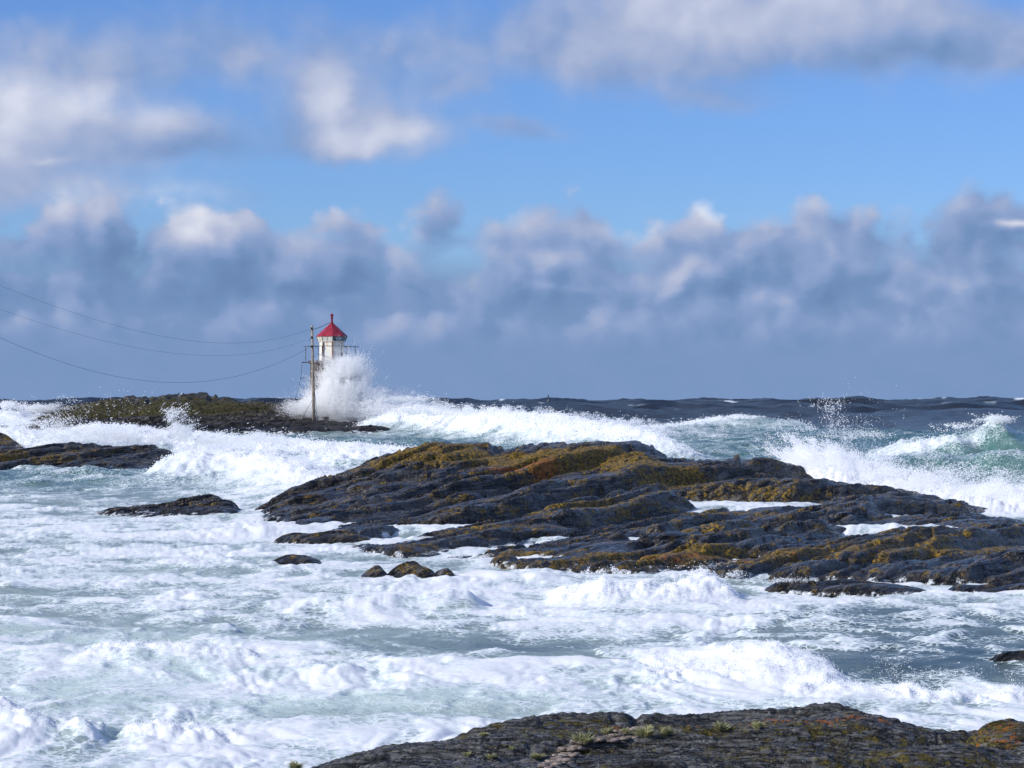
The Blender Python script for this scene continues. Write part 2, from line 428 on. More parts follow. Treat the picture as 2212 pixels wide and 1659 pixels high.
# white pools standing among the ledges of the big skerry: (u, Y, rx, ry, depth in the rock, water level)
POOLS = [(1600,82,2.3,2.8,1.3,.42),(1830,71,2.4,1.1,.7,.22),(1440,66.2,1.8,.8,.5,.13),(1010,73,2.0,1.1,.5,.10),(1990,77.5,1.2,.9,.4,.22),(1100,59.5,.9,.8,.35,.05)]
breakers = [  # (crest points (u, v, Y), front length, back length, foam on the crest)
    ([(690,925,262),(760,880,262),(830,860,260),(900,878,252),(960,890,240),(1094,891,205),(1152,896,198),(1210,901,192),(1267,907,186),(1325,913,180),(1400,925,172),(1480,940,165),(1560,960,160)], 16, 10, .95),
    ([(1330,930,215),(1450,912,240),(1540,902,246),(1590,898,248),(1650,902,246),(1720,908,244),(1800,925,240)], 14, 14, .42),
    ([(1860,970,142),(1940,955,141),(1990,948,141),(2040,932,140),(2060,928,140),(2090,932,140),(2120,918,139),(2155,908,139),(2185,912,139),(2212,922,138),(2330,940,138)], 7, 9, .50),
    ([(1800,985,120),(1950,978,122),(2060,968,123),(2150,962,122),(2230,970,122),(2330,985,120)], 5, 6, .28),
    ([(-200,892,262),(-60,884,262),(20,884,262),(60,888,262),(130,898,262),(200,930,262)], 10, 8, .7),
    ([(-200,930,165),(0,925,165),(70,930,165),(120,930,162),(200,916,160),(280,924,160),(360,928,158),(450,934,158),(540,946,156),(640,952,155),(760,960,150),(900,968,145),(1040,982,140)], 11, 16, .95),
    ([(330,985,128),(400,968,126),(470,975,122),(540,968,118),(600,985,113),(660,1000,108),(740,1018,102),(800,1030,98)], 8, 12, .85),
    ([(1620,990,104),(1700,985,100),(1780,1000,98),(1900,1025,95),(2000,1045,93),(2100,1060,90),(2212,1070,88),(2330,1080,86)], 5, 9, .95),
    ([(1170,1275,49),(1240,1268,48.5),(1300,1257,48.2),(1380,1274,48),(1470,1268,48.5),(1530,1256,49),(1610,1272,49)], 1.3, 1.3, .6),
    ([(1360,1478,35.5),(1450,1460,35.3),(1540,1448,35.2),(1640,1420,35.2),(1700,1416,35.0),(1760,1440,34.6),(1840,1470,34.3)], 1.3, 1.5, .75),
    ([(1650,1500,33),(1740,1487,32.8),(1850,1495,32.7),(1990,1502,32.3),(2080,1515,32),(2212,1510,32.6),(2320,1515,33)], .45, .7, .75),
    ([(1880,1452,36),(2000,1442,36.2),(2120,1440,36.4),(2240,1445,36.4),(2330,1450,36)], .9, 2.2, .05),
    ([(-100,1360,41),(60,1352,41),(200,1362,41),(330,1372,40),(470,1376,40),(620,1390,39)], 1.6, 2.4, -.12),
    ([(150,1420,38),(260,1402,37.5),(400,1405,37.2),(520,1425,37),(610,1445,37)], .9, 1.4, .35),
    ([(540,1476,35.4),(640,1466,35.2),(760,1460,35.2),(860,1468,35)], .7, 1.0, .15),
    ([(-80,1560,29),(0,1530,29),(60,1548,28.8),(140,1570,28.5),(240,1600,28)], .8, .8, .35),
    ([(250,1590,28.8),(330,1570,28.6),(420,1578,28.6),(520,1600,28.4)], .4, .5, .5),
    ([(620,1296,46),(740,1288,46),(870,1284,46.5),(980,1274,47),(1060,1286,47)], .9, 1.4, .15),
]
wave = np.zeros_like(X); foam_w = np.zeros_like(X); face = np.zeros_like(X)
for pts, lf, lb, fo in breakers:
    P = np.array([at(*p) for p in pts])
    Yc = np.interp(X, P[:, 0], P[:, 1]); Hc = np.interp(X, P[:, 0], P[:, 2], left=0, right=0)
    endw = smooth(P[0, 0], P[0, 0]+.12*(P[-1, 0]-P[0, 0]), X)*(1-smooth(P[-1, 0]-.12*(P[-1, 0]-P[0, 0]), P[-1, 0], X))
    jit = lf*.5*fbm(X/(lf*1.2), Y/(lf*1.6), 2, 31+lf)
    Hc = Hc*(1-.22*np.clip(fbm(X/(lf*.6), Y*0+lf, 3, 33+lf), -.3, 1))
    dY = Y-Yc+jit
    prof = np.where(dY < 0, np.exp(-(np.abs(dY)/lf)**1.7), np.exp(-(np.abs(dY)/lb)**2))
    Hh = Hc*endw
    Hh = Hh - (.28 if lf > 4.5 else 0)*endw
    wave = np.maximum(wave, Hh*prof)
    foam_w = foam_w + fo*endw*(prof if fo > .6 or lf < 4.5 else np.where(dY > -lf*.25, prof, prof**3))
    face = np.maximum(face, endw*np.where(dY < 0, np.exp(-((dY+lf*.45)/(lf*.55))**2), 0)*(lf > 4.5))
pw = np.clip(wave/(np.abs(wave).max()*0+1.2), 0, 1)
Z = Z*(1-.8*pw) + wave
# water standing higher between the low ledges of the big skerry and round the islet
for (u, y, rx, ry, _, h) in POOLS:
    Z += h*np.exp(-((X-(u-CU)/F*y)/(rx*1.7))**4-((Y-y)/(ry*1.9))**4)
Z += .55*smooth(150, 190, Y)*(1-smooth(300, 400, Y))*(1-pw)

# --- foam cover
wx = X + .8*fbm(X/3.3, Y/3.3, 2, 41); wy = Y + 1.1*fbm(X/3.3, Y/3.3, 2, 43)
pat = .60*fbm(wx/3.0, wy/3.6, 3, 45) + .45*fbm(wx/.85, wy/1.3, 3, 47) - .22*(1-np.clip(np.abs(perlin(wx/1.5, wy/2.3, 49))*3.5, 0, 1))
cov = .80 + 1.05*ellipses(X, Y, [
    (800,1385,420,26,-.42),(480,1355,240,22,-.36),(1120,1405,260,26,-.36),(1250,1390,160,20,-.28),(150,1310,160,26,-.30),(1950,1370,330,45,-.30),(2100,1320,200,25,-.30),
    (2000,1445,260,26,-.62),(1820,1448,120,26,-.65),(2050,1525,160,26,-.55),(1050,1530,110,12,-.35),(300,1480,260,22,-.30),(600,1520,300,30,-.25),(150,1400,220,22,-.25),
    (220,1080,330,30,-.30),(150,1050,260,16,-.25),(800,1210,140,10,-.2),(480,1235,300,10,-.2),(700,1290,90,10,-.2),
    (160,1590,130,18,-.35),(60,1190,150,10,-.2),(900,1350,60,8,.1),(1300,1310,260,26,.35),(1000,1275,260,20,.22),(500,1150,350,30,.14),(1400,1500,260,25,.10),(780,1600,300,50,.15),(400,1620,200,40,.10),
    (1500,1440,170,26,.35),(1900,1300,220,12,.20)])
cov = cov + .9*foam_w
near = 1-w_mid
foam_near = cov + pat*1.08
# white water further out
pm = .55*fbm(wx/5, wy/9, 3, 51) + .5*fbm(wx/1.6, wy/3.0, 3, 53)
cov_mid = .33 + .80*foam_w + ellipses(X, Y, [(2100,985,260,30,-.65),(2100,935,200,12,-.35),(1640,925,260,14,-.35),(1850,900,200,16,-.2),(1500,950,200,14,.1),(620,1030,120,22,.3),(800,965,260,18,-.04)])
foam_mid = cov_mid + pm*.55
# open sea: scattered caps
cap = fbm(X/26, Y/17, 3, 61); capf = fbm(X/5, Y/5, 2, 63)
foam_far = .08 + .9*smooth(.52, .80, cap + .40*capf)*(Y > 200) + 1.0*foam_w + .12*fbm(X/6, Y/6, 3, 65)
foam = near*foam_near + (1-near)*((1-w_far)*foam_mid + w_far*foam_far)
fm = smooth(.30, .62, foam)
# relief of the foam: pillows close by, torn white water further out
pil = billow(wx/.95, wy/1.15, 2, 71)
pil2 = billow(wx/.38, wy/.5, 2, 73)
pilb = billow(wx/.62, wy/.8, 3, 72, .6)
size = .50 + .7*smooth(-.2, .5, fbm(X/4.2, Y/4.5, 2, 75))
Z += near*fm*(.02 + .085*pil*size*smooth(.4, 1.0, foam) + .025*pil2)
Z += near*np.clip(foam_w, 0, 1)*fm*(.24*(pilb-.4)+.05*fbm(X/.25, Y/.35, 2, 74))
tb = billow(wx/2.2, wy/2.6, 3, 77, .6)
Z += (1-near)*(1-w_far)*fm*(.42*(tb-.5) + .16*billow(X/.9, Y/1.5, 2, 79))*(.5+.4*np.clip(foam_w, 0, 1.2))
Z += w_far*np.clip(foam_w, 0, 1)*(.6*tb)
Z += (near*.035 + w_mid*(1-w_far)*.12)*(1-fm)*fbm(X/.9, Y/1.0, 3, 81)
milk = .42*near + ellipses(X, Y, [(260,1480,520,90,.62),(900,1500,520,50,.45),(150,1380,330,40,.35),(1250,1500,250,30,.2),(800,1300,400,30,.12),(250,1240,300,30,.2),(1500,1420,150,25,.3),
      (2060,1380,340,60,-.3),(1150,1395,260,22,-.25),(2050,1520,180,30,.12),(1900,1440,400,60,-.32),(1950,1330,340,36,-.2)])
milk = np.clip(milk + .04*w_mid*(1-w_far) + .10*fbm(X/4, Y/5, 2, 83), 0, 1)
teal = np.clip(w_mid*(1-smooth(240, 300, Y))*.8 + .35*face + near*.22 + ellipses(X, Y, [(400,1420,600,60,.25)]), 0, 1)
teal = np.clip(teal - .5*w_far, 0, 1)
sea = grid_mesh("sea", X, Y, Z, {'foam': foam, 'milk': milk, 'teal': teal, 'open': w_far}, M_SEA)
tag(sea, "rough white foaming sea with dark open water out to the horizon", None, None, 'structure')
# the sea beside and behind the picture, coarser
def sea_side(u0, u1):
    Xs, Ys_ = fan(u0, u1, 60, np.concatenate([np.linspace(8, 260, 90), np.geomspace(270, 30000, 50)]))
    wf = smooth(190, 420, Ys_)*(1-smooth(1500, 3000, Ys_))
    Zs = wf*(fbm(Xs/75, Ys_/60, 2, 11)*3.1+1.0+.9*fbm(Xs/19, Ys_/15, 2, 12)) + .15*fbm(Xs/7.5, Ys_/6.5, 2, 15)
    fo = (1-smooth(150, 260, Ys_))*(.6+.6*fbm(Xs/3, Ys_/3.6, 3, 45))
    o = grid_mesh("sea", Xs, Ys_, Zs, {'foam': fo, 'milk': Zs*0+.2, 'teal': Zs*0+.2, 'open': wf}, M_SEA, parent=sea)
    tag(o, None, None, None, 'structure')
sea_side(-4600, -1299); sea_side(3599, 7000)

# ------------------------------------------------------------------ rocks
def saw(t, rise=.09):
    """asymmetric ledge: quick rise, rounded lip, long gentle fall"""
    s = t-np.floor(t)
    up = smooth(0, rise, s)
    dn = 1-((s-rise)/(1-rise))**1.5
    return np.where(s < rise, up, dn)
def ledges(X, Y, ang, scales, seed, cross=.0):
    c, s = math.cos(ang), math.sin(ang)
    a = X*c+Y*s; t = -X*s+Y*c      # a along the strike, t across it
    z = np.zeros_like(X)
    for i, (L, A) in enumerate(scales):
        wv = .75*fbm(a/(L*8), t/(L*3.5), 2, seed+i*7) + .10*fbm(a/(L*1.3), t/(L*1.5), 2, seed+50+i)
        amp = .15+1.2*smooth(-.45, .55, fbm(a/(L*4.5), t/(L*2.2), 2, seed+90+i))
        z = z + A*amp*(saw(t/L+wv)-.5)
        if i in (1, 2):
            gg = np.abs(perlin(a/(L*5), t/(L*.8)+.4*wv, seed+170+i))
            z = z - A*.45*np.exp(-(gg/.06)**2)
        if cross:
            g = np.abs(perlin(a/(L*1.6)+.3*wv, t/(L*1.1), seed+130+i))
            z = z - A*cross*np.exp(-(g/.045)**2)
    return z
def poly_dist(X, Y, poly):
    """signed distance to a closed outline (u, Y), positive inside"""
    P = np.array([((u-CU)/F*y, y) for u, y in poly], np.float32)
    d2 = np.full(X.shape, 1e9, np.float32); ins = np.zeros(X.shape, bool)
    for i in range(len(P)):
        a, b = P[i], P[(i+1) % len(P)]
        ex, ey = b-a
        t = np.clip(((X-a[0])*ex+(Y-a[1])*ey)/(ex*ex+ey*ey+1e-9), 0, 1)
        d2 = np.minimum(d2, (X-a[0]-t*ex)**2+(Y-a[1]-t*ey)**2)
        if a[1] != b[1]:
            c = (a[1] > Y) != (b[1] > Y)
            ins ^= c & (X < (b[0]-a[0])*(Y-a[1])/(b[1]-a[1])+a[0])
    d = np.sqrt(d2)
    return np.where(ins, d, -d)
def rock(name, pts, u0, u1, nu, Ys, ang, scales, mat, seed, lich=(), moss=(), label=None, cat='rock', group=None, kind=None,
         rough=.03, wetz=.22, cross=.28, base=-.45, mossy=0.0, sea_z=0.0, foot=None, slope=1.1, edge=-.35, mn=3.0, jag=None, washk=1.0, pools=(), dome=False, far_right=None, top=None, slab=0.0, tilt=(.05, -.02)):
    P = [tuple(at(*p)) if len(p) == 3 else p[:3] for p in pts]
    f = tps(P)
    X, Y = fan(u0, u1, nu, Ys, None, far_right)
    env = f(X, Y)
    if foot:
        d = poly_dist(X, Y, foot) + (jag or .105*scales[0][0])*fbm(X/scales[0][0]*1.3, Y/scales[0][0]*1.3, 3, seed+300)
        capz = edge + sea_z + (slope*np.sign(d)*np.sqrt(np.abs(d)) if dome else slope*d)
        env = -np.logaddexp(-env*9, -capz*9)/9
    for (u, Yc, rx, ry, dp) in pools:
        env = env - dp*np.exp(-((X-(u-CU)/F*Yc)/rx)**4-((Y-Yc)/ry)**4)
    wamp = smooth(-.6, .5, env-sea_z)
    Z = env - (.10+.36*smooth(.5, 1.8, env-sea_z))*sum(q[1] for q in scales[:2]) + ledges(X, Y, ang, scales, seed, cross)*(.25+.75*wamp) + rough*fbm(X/(scales[-1][0]*.8), Y/(scales[-1][0]*.8), 4, seed+200)
    if top:      # worn level on top
        Z = -np.logaddexp(-Z*7, -(top+.12*fbm(X/2.2, Y/2.2, 3, seed+500))*7)/7
    if slab:
        ca, sa = math.cos(ang), math.sin(ang)
        al, tt = X*ca+Y*sa, -X*sa+Y*ca
        p = Z + tilt[0]*X + tilt[1]*Y + slab*.8*fbm(al/(slab*20), tt/(slab*8), 2, seed+400)
        q = p/slab; fr = q-np.floor(q)
        m_ = .55*smooth(-.2, .4, fbm(al/(slab*24), tt/(slab*10), 2, seed+440))
        Z = Z + slab*m_*(np.floor(q)+smooth(.45, 1.0, fr)-q+.2)*smooth(-.2, .25, Z-sea_z)
    def patch(lst):
        s = np.zeros_like(X)
        for (u, v, Yc, rx, ry, a) in lst:
            Xc = (u-CU)/F*Yc
            s = s + a*np.exp(-((X-Xc)/rx)**2-((Y-Yc)/ry)**2)
        return s
    li = patch(lich); mo = patch(moss) + mossy + .16 + .26*fbm(X/mn, Y/mn, 3, seed+220)
    wet = (1-smooth(sea_z+wetz*.3, sea_z+wetz*1.6, Z+.2*fbm(X/1.3, Y/1.3, 2, seed+210))) if wetz > 0 else Z*0
    wash = (1-smooth(sea_z+.02, sea_z+.34*washk, Z))*.62*(washk > 0)
    keep = Z > base
    o = grid_mesh(name, X, Y, Z, {'lichen': li, 'moss': mo*(1-.5*wet), 'wet': wet, 'wash': wash}, mat, keep=keep)
    tag(o, label, cat, group, kind)
    return o, f, (X, Y, Z)

def neg(lst, z):  # points under water, (u, Y)
    return [((u-CU)/F*Yd, Yd, z) for u, Yd in lst]

# big middle skerry
SK = [(545,1100,86),(600,1070,88),(640,1045,89),(700,1022,90),(780,1000,91),(850,974,92),(920,952,93),(970,950,93),(1040,956,93),(1110,960,93),(1200,950,93),(1280,948,93),(1390,953,92.5),
      (1430,982,92),(1500,985,93),(1640,990,93),(1700,1010,92.5),(1760,1032,92),(1850,1055,90),(1950,1072,88),(2060,1095,85),(2160,1118,82),(2260,1140,79),
      (900,1010,88),(1100,1010,88.5),(1300,1000,88.5),(1500,1020,88),
      (700,1075,84),(900,1085,81),(1100,1060,83),(1300,1055,82.5),(1450,1060,82),
      (1300,1100,77),(1450,1090,77),(1100,1110,76),(900,1115,77),
      (1700,1062,84.5),(1850,1080,80),(2000,1098,77),(2180,1121,75),
      (1250,1125,70),(1450,1130,69.5),(1000,1150,69),(1650,1140,69),(1850,1144,68),(2050,1146,68),(2230,1152,67),
      (1100,1165,63.5),(1300,1165,62.5),(1500,1172,60),(1700,1176,58.5),(1900,1176,57.5),(2080,1175,57),(2230,1184,57),
      (860,1180,65),(1200,1200,58.5),(1400,1215,56.8),(1600,1216,55.6),(1800,1216,54.8),(2000,1214,54.2),(2140,1213,54.4)]
SKn = neg([(480,88),(560,93),(700,97),(900,101),(1100,102),(1300,102),(1500,102),(1700,101),(1900,98),(2100,93),(2300,88)], -1.6)
SKn += neg([(480,80),(560,78),(640,72),(700,64),(760,61.5),(900,60.2),(1010,59)], -.35) + neg([(1050,56.3),(1200,55),(1400,53.6),(1600,52.7),(1800,52.3),(2000,51.8),(2180,51.8)], -.55)
SKn += neg([(500,70),(600,62),(800,56),(1000,53),(1200,51),(1600,49),(2000,48),(2300,47.5)], -1.3)
SKn += neg([(1590,80.5),(1640,80)], -.05) + neg([(820,67)], -.02)
SKF = [(530,87),(600,91),(720,96.5),(900,98.5),(1300,99),(1650,98),(1800,96),(2000,92),(2200,87),(2500,82),(2690,72),(2640,60),(2480,54),(2230,51.2),(2000,51.3),(1700,52.2),(1400,53.7),(1150,56),(1060,57.5),(1010,59.5),(840,60.8),
       (760,62.5),(690,66),(770,69),(640,72),(590,77),(545,82)]
skerry, f_sk, G_sk = rock("skerry", SK+SKn, 470, 2420, 860, np.concatenate([np.linspace(50.5, 68, 170), np.linspace(68.1, 94.5, 190), np.linspace(95, 99.5, 8)]),
    1.02, [(5.6, .50), (2.0, .24), (.85, .095), (.36, .026)], M_ROCK, 5, top=2.42, foot=SKF, far_right=2760, slab=.34, pools=[(u, y, rx, ry, d) for u, y, rx, ry, d, _ in POOLS],
    lich=[(1130,0,88.5,2.4,1.0,.42),(1060,0,90,1.4,1.0,.25),(930,0,92,1.4,1.0,.30),(1350,0,62.5,2.0,.9,.34),(1400,0,57,1.8,1.0,.46),(1480,0,66,2.0,.8,.42),(1150,0,88,2.2,1.6,.25),(1640,0,57,1.6,1.2,.26),(1180,0,70,1.3,.8,.35),(1900,0,56,2.0,1,.2),
          (1560,0,90,1.2,1,.25),(850,0,64,1.6,.8,.4)],
    moss=[(950,0,92.5,2.4,1.6,.75),(1060,0,92,2,1,.5),(1200,0,91,3.0,2,.4),(1300,0,89,4,3,.25),(1330,0,92,1.5,1,.4),(900,0,62,1.8,1.5,.45),(1150,0,60,2.0,1.4,.45),(1000,0,68,2,1.2,.35),(1300,0,76,4,2,.3),(1250,0,57,2.5,1.5,.35),(1550,0,55.5,3,1.2,.3),(780,0,64,1.2,1,.4),(1500,0,69,2,1,.3),
          (1450,0,58,4,1.6,.35),(1750,0,57,4,1.5,.22),(2000,0,59,3,1.5,.2),(1560,0,88,3,2,.3),(1860,0,66,3,1,.3),(1050,0,72,2,1,.3)],
    label="largest dark rock in the middle, banded ledges streaked with yellow and orange lichen", cat='rock', rough=.035, mossy=.02)

# left skerry, mid distance
L1 = [(-150,960,146),(0,972,144),(60,968,144),(130,966,144),(220,965,144),(300,967,144),(370,968,143),(405,980,141),(418,1000,139),(0,1000,138),(150,995,138),(300,998,138),(390,1005,137),
      (0,1008,136),(100,1016,135),(250,1017,134.8),(380,1014,135),(-150,1005,138)]
L1n = neg([(-200,155),(0,155),(200,155),(400,153),(450,147),(455,140),(430,133),(300,130),(100,130),(-150,131)], -1.2)
rock("skerry", L1+L1n, -230, 470, 420, np.linspace(131, 152, 150), 1.12, [(4.2, .42), (1.6, .22), (.7, .06)], M_ROCK, 15, slab=.3, foot=[(-260,150),(380,149.5),(420,145),(425,139),(405,134.5),(200,133.6),(-260,133)], slope=.9,
     moss=[(60,0,141,5,3,.3),(0,0,140,4,2,.3)], label="long low black rock slab at the left edge below the breaking surf", cat='rock', rough=.05, mossy=-.1)
L2 = [(-120,935,156),(0,933,156),(50,934,156),(85,942,155),(100,962,153),(0,965,151),(60,966,151)]
rock("skerry", L2+neg([(-200,163),(0,163),(90,161),(130,156),(130,149),(0,147),(-150,147)], -.8), -220, 150, 160, np.linspace(147, 162, 60), .4, [(3.0, .3), (1.2, .12)], M_ROCK, 17, foot=[(-260,161),(60,160),(95,156),(112,152),(90,148.5),(-260,148)], slope=.9,
     moss=[(40,0,154,4,3,.12)], label="olive tinged rock hump at the left edge, behind the black slab", cat='rock', rough=.05)
# small left rock
S1 = [(230,1106,83),(300,1102,84),(350,1098,84.5),(400,1083,85),(440,1077,85.5),(490,1075,86),(520,1083,85),(535,1098,84),(400,1105,82),(480,1108,82),(250,1112,82)]
rock("skerry", S1+neg([(120,86),(170,83),(200,80),(300,79),(450,79.5),(540,81),(562,85),(550,90),(400,91),(250,89)], -.45), 80, 580, 360, np.linspace(79, 91, 130), .7, [(3.2, .3), (1.2, .14), (.45, .04)], M_ROCK, 19, slab=.2, foot=[(185,85.5),(330,87.5),(500,88),(538,86.5),(543,84),(520,82.2),(400,81.6),(280,81.6),(195,83)], mn=1.5,
     moss=[(400,0,83.5,1.2,.8,.12)], mossy=-.08, lich=[(380,0,83,.8,.6,.2)], label="small low rock left of the largest rock, with a rounded knob at its right end", cat='rock', rough=.03)
# small rocks at the foot of the big skerry
def knob(label, lumps, Yc, seed, mo=.35, rx=.8, ry=.8, sc=((1.1, .13), (.4, .05)), li=0.0, up=.935):
    Yc = Yc*up
    """LUMPS: (u, v_top, half width u)"""
    pts = []
    u0 = min(l[0]-l[2] for l in lumps); u1 = max(l[0]+l[2] for l in lumps)
    for (u, v, hw) in lumps:
        pts.append((u, v, Yc)); 
        e = H-(v-HV)/F*Yc
        pts += [((u-hw*.55-CU)/F*Yc, Yc-.1, e*.72), ((u+hw*.55-CU)/F*Yc, Yc+.1, e*.72)]
    w = (u1-u0)/F*Yc
    d = max(.9, w*.35)
    for k in range(12):
        a = k/12*2*math.pi
        pts.append((((u0+u1)/2-CU)/F*Yc + (w*.56)*math.cos(a), Yc+d*math.sin(a), -.28))
    pad = (u1-u0)*.18
    ft = [((u0+u1)/2+(u1-u0)*.54*math.cos(a/16*2*math.pi), Yc+d*.9*math.sin(a/16*2*math.pi)) for a in range(16)]
    return rock("boulder", pts, u0-pad, u1+pad, 150, np.linspace(Yc-d*1.15, Yc+d*1.15, 70), .5, list(sc), M_ROCK, seed, washk=.4, foot=ft, dome=True, slope=.80, edge=-.22, mn=1.0, jag=min(.30, w*.10),
         moss=[((u0+u1)/2, 0, Yc, w, d, mo)], lich=[((u0+u1)/2, 0, Yc, w*.6, d, li)] if li else (), label=label, cat='boulder', group="boulders awash in the foam", rough=.02, base=-.3, wetz=.15, cross=.2)
knob("rounded mossy boulder in the foam below the largest rock, the tallest of its cluster", [(870,1208,40),(905,1201,48)], 57.6, 23, .16)
knob("low olive boulder leaning against the left side of the tallest mossy boulder", [(822,1217,50)], 57.9, 25, .18)
knob("flat small boulder at the right side of the tallest mossy boulder", [(968,1221,44)], 57.2, 27, .12)
knob("thin dark flat stone barely showing in the foam under the mossy boulders", [(836,1241,36)], 55.4, 29, .0, up=.97)
knob("low dark ledge just left of the largest rock's lower left foot", [(650,1150,60),(735,1144,80)], 72.2, 33, .0, sc=((2.0, .15), (.7, .05)))
knob("small dark boulder left of the yellow foot of the largest rock", [(615,1193,38),(672,1197,32)], 62.6, 35, .1)
knob("long flat black ledge in the foam under the right part of the largest rock", [(1740,1258,80),(1860,1256,110),(1950,1262,60)], 51.2, 37, .0, sc=((2.0, .14), (.7, .07)), up=.985)
knob("low dark ledge at the right edge below the largest rock", [(2110,1262,70),(2215,1258,60)], 51.4, 39, .0, sc=((2.0, .14), (.7, .07)), up=.975)
knob("black rock awash with foam at the right edge in front of the foam streaks", [(2185,1408,62),(2260,1410,40)], 38.0, 41, .0, sc=((.9, .14), (.35, .06)), up=.955)

# lighthouse islet
IS = [(-40,915,262),(20,903,262),(60,893,262),(130,882,262),(200,871,262),(260,868,262),(300,868,262),(345,862,262),(385,857,262),(415,861,262),(450,864,262),(500,866,262),(560,869,262),(610,873,260),
      (660,885,258),(700,890,256),(740,902,252),(790,910,248),(850,920,245),(880,930,243),
      (100,905,250),(250,895,250),(400,890,250),(550,892,250),(650,897,249),(675,890,251),(720,905,246),
      (200,915,240),(350,915,240),(500,912,240),(620,915,240),(700,918,240),(800,925,238),
      (450,932,234),(600,934,233),(720,932,234)]
ISn = neg([(-140,262),(-100,285),(100,300),(300,300),(500,298),(700,290),(850,275),(930,255),(940,240),(850,228),(600,224),(300,228),(0,240),(-120,248)], -.6)
islet, f_is, G_is = rock("islet", IS+ISn, -160, 970, 560, np.concatenate([np.linspace(226, 264, 190), np.linspace(265, 298, 24)]), .55, [(14, .7), (5.0, .45), (1.8, .2), (.8, .08)], M_ROCK_FAR, 21, foot=[(15,258),(60,272),(200,282),(500,282),(680,276),(800,262),(880,247),(870,238),(760,231),(600,229),(300,233),(120,240)], slope=.5, edge=.0, mn=8.0,
     moss=[(300,0,260,16,11,.42),(400,0,260,7,8,.35),(150,0,257,16,10,.35),(560,0,264,6,6,.25)], lich=[],
     label="low islet under the lighthouse, black ledges with olive grass on its back", cat='islet', rough=.14, wetz=1.0, base=-.5, mossy=-.12, sea_z=.9)

# near shore in the lower right
SH = [(612,1662,13.6),(678,1640,13.8),(742,1620,14.0),(838,1593,14.2),(900,1585,14.3),(985,1582,14.4),(1040,1566,14.6),(1150,1547,14.8),(1300,1538,15.0),(1450,1539,15.1),(1600,1529,15.2),(1750,1523,15.2),(1860,1523,15.1),
      (1920,1540,15.0),(1970,1563,14.8),(2060,1580,14.7),(2212,1584,14.6),(2400,1584,14.6),
      (1450,1560,14.35),(1650,1552,14.4),(1850,1548,14.4),(1930,1572,14.3),(1200,1572,14.3),
      (1350,1594,13.9),(1600,1592,13.9),(1850,1592,13.9),(2050,1590,13.9),(2250,1590,13.9),(1200,1598,13.9),(1000,1606,13.7),(850,1622,13.4),(750,1640,13.3),
      (1000,1640,13.0),(1250,1640,12.95),(1500,1630,13.05),(1800,1628,13.05),(2100,1628,13.05),(2300,1628,13.05),
      (700,1700,12.6),(1000,1680,12.4),(1300,1675,12.4),(1600,1668,12.4),(1900,1668,12.4),(2200,1668,12.4)]
SHn = [((u-CU)/F*11, 11, 1.98) for u in (500, 900, 1400, 1900, 2400)] + [((u-CU)/F*9.5, 9.5, 1.8) for u in (300, 1100, 1900, 2600)]
SHn += neg([(600,17.5),(900,17.8),(1200,18.2),(1600,18.6),(2000,18.4),(2400,18.2)], .55) + neg([(400,22),(1100,23),(1800,23),(2500,23)], -1.2) + neg([(420,14.5),(380,12.5),(300,11)], .75) + neg([(150,14),(100,11)], -.3)
SHF = [(560,13.8),(720,14.5),(850,14.9),(980,15.2),(1150,15.6),(1500,16.0),(1800,15.9),(1950,15.6),(2060,15.3),(2600,15.4),(3300,14.6),(4100,12.5),(4200,8.5),(300,8.5),(400,11),(520,12.6)]
shore, f_sh, G_sh = rock("rocky_shore", SH+SHn, 200, 2500, 900, np.concatenate([np.linspace(9.0, 12.2, 16), np.linspace(12.25, 15.7, 310), np.linspace(15.75, 19, 16)]), .12,
     [(1.15, .11), (.42, .045), (.16, .018), (.07, .006)], M_SHORE, 9,
     lich=[(1560,0,14.7,.9,.25,.30),(1700,0,14.4,.55,.12,.36),(1880,0,14.5,.3,.12,.3),(1330,0,14.9,.2,.1,.3),(800,0,14,.1,.1,.35),(930,0,14.2,.1,.1,.35),(1440,0,14.8,.2,.15,.4),(1110,0,14.7,.3,.15,.3),(1600,0,13,.4,.12,.15)],
     moss=[(1500,0,14.4,1.6,.5,.20),(1900,0,13.3,1.3,.4,.16),(2100,0,12.9,1.0,.3,.2),(1250,0,14.6,.8,.4,.15)],
     label="dark weathered shore rock in the foreground, crusted with grey and orange lichen", cat=None, kind='structure', foot=SHF, far_right=4200, washk=0, slope=1.6, edge=1.85, mn=.5, jag=.08, rough=.016, wetz=-.2, base=-.6, mossy=-.07, cross=.4)

def sampler(Gd):
    """height and surface lookup on a built rock sheet (nearest vertex)"""
    Xg, Yg, Zg = Gd
    def f(x, y):
        r = int(np.argmin(np.abs(Yg[:, 0]-y)))
        c = int(np.argmin(np.abs(Xg[r]-x)))
        return float(Zg[r, c])
    return f
z_sh = sampler(G_sh); z_is = sampler(G_is); z_sk = sampler(G_sk)

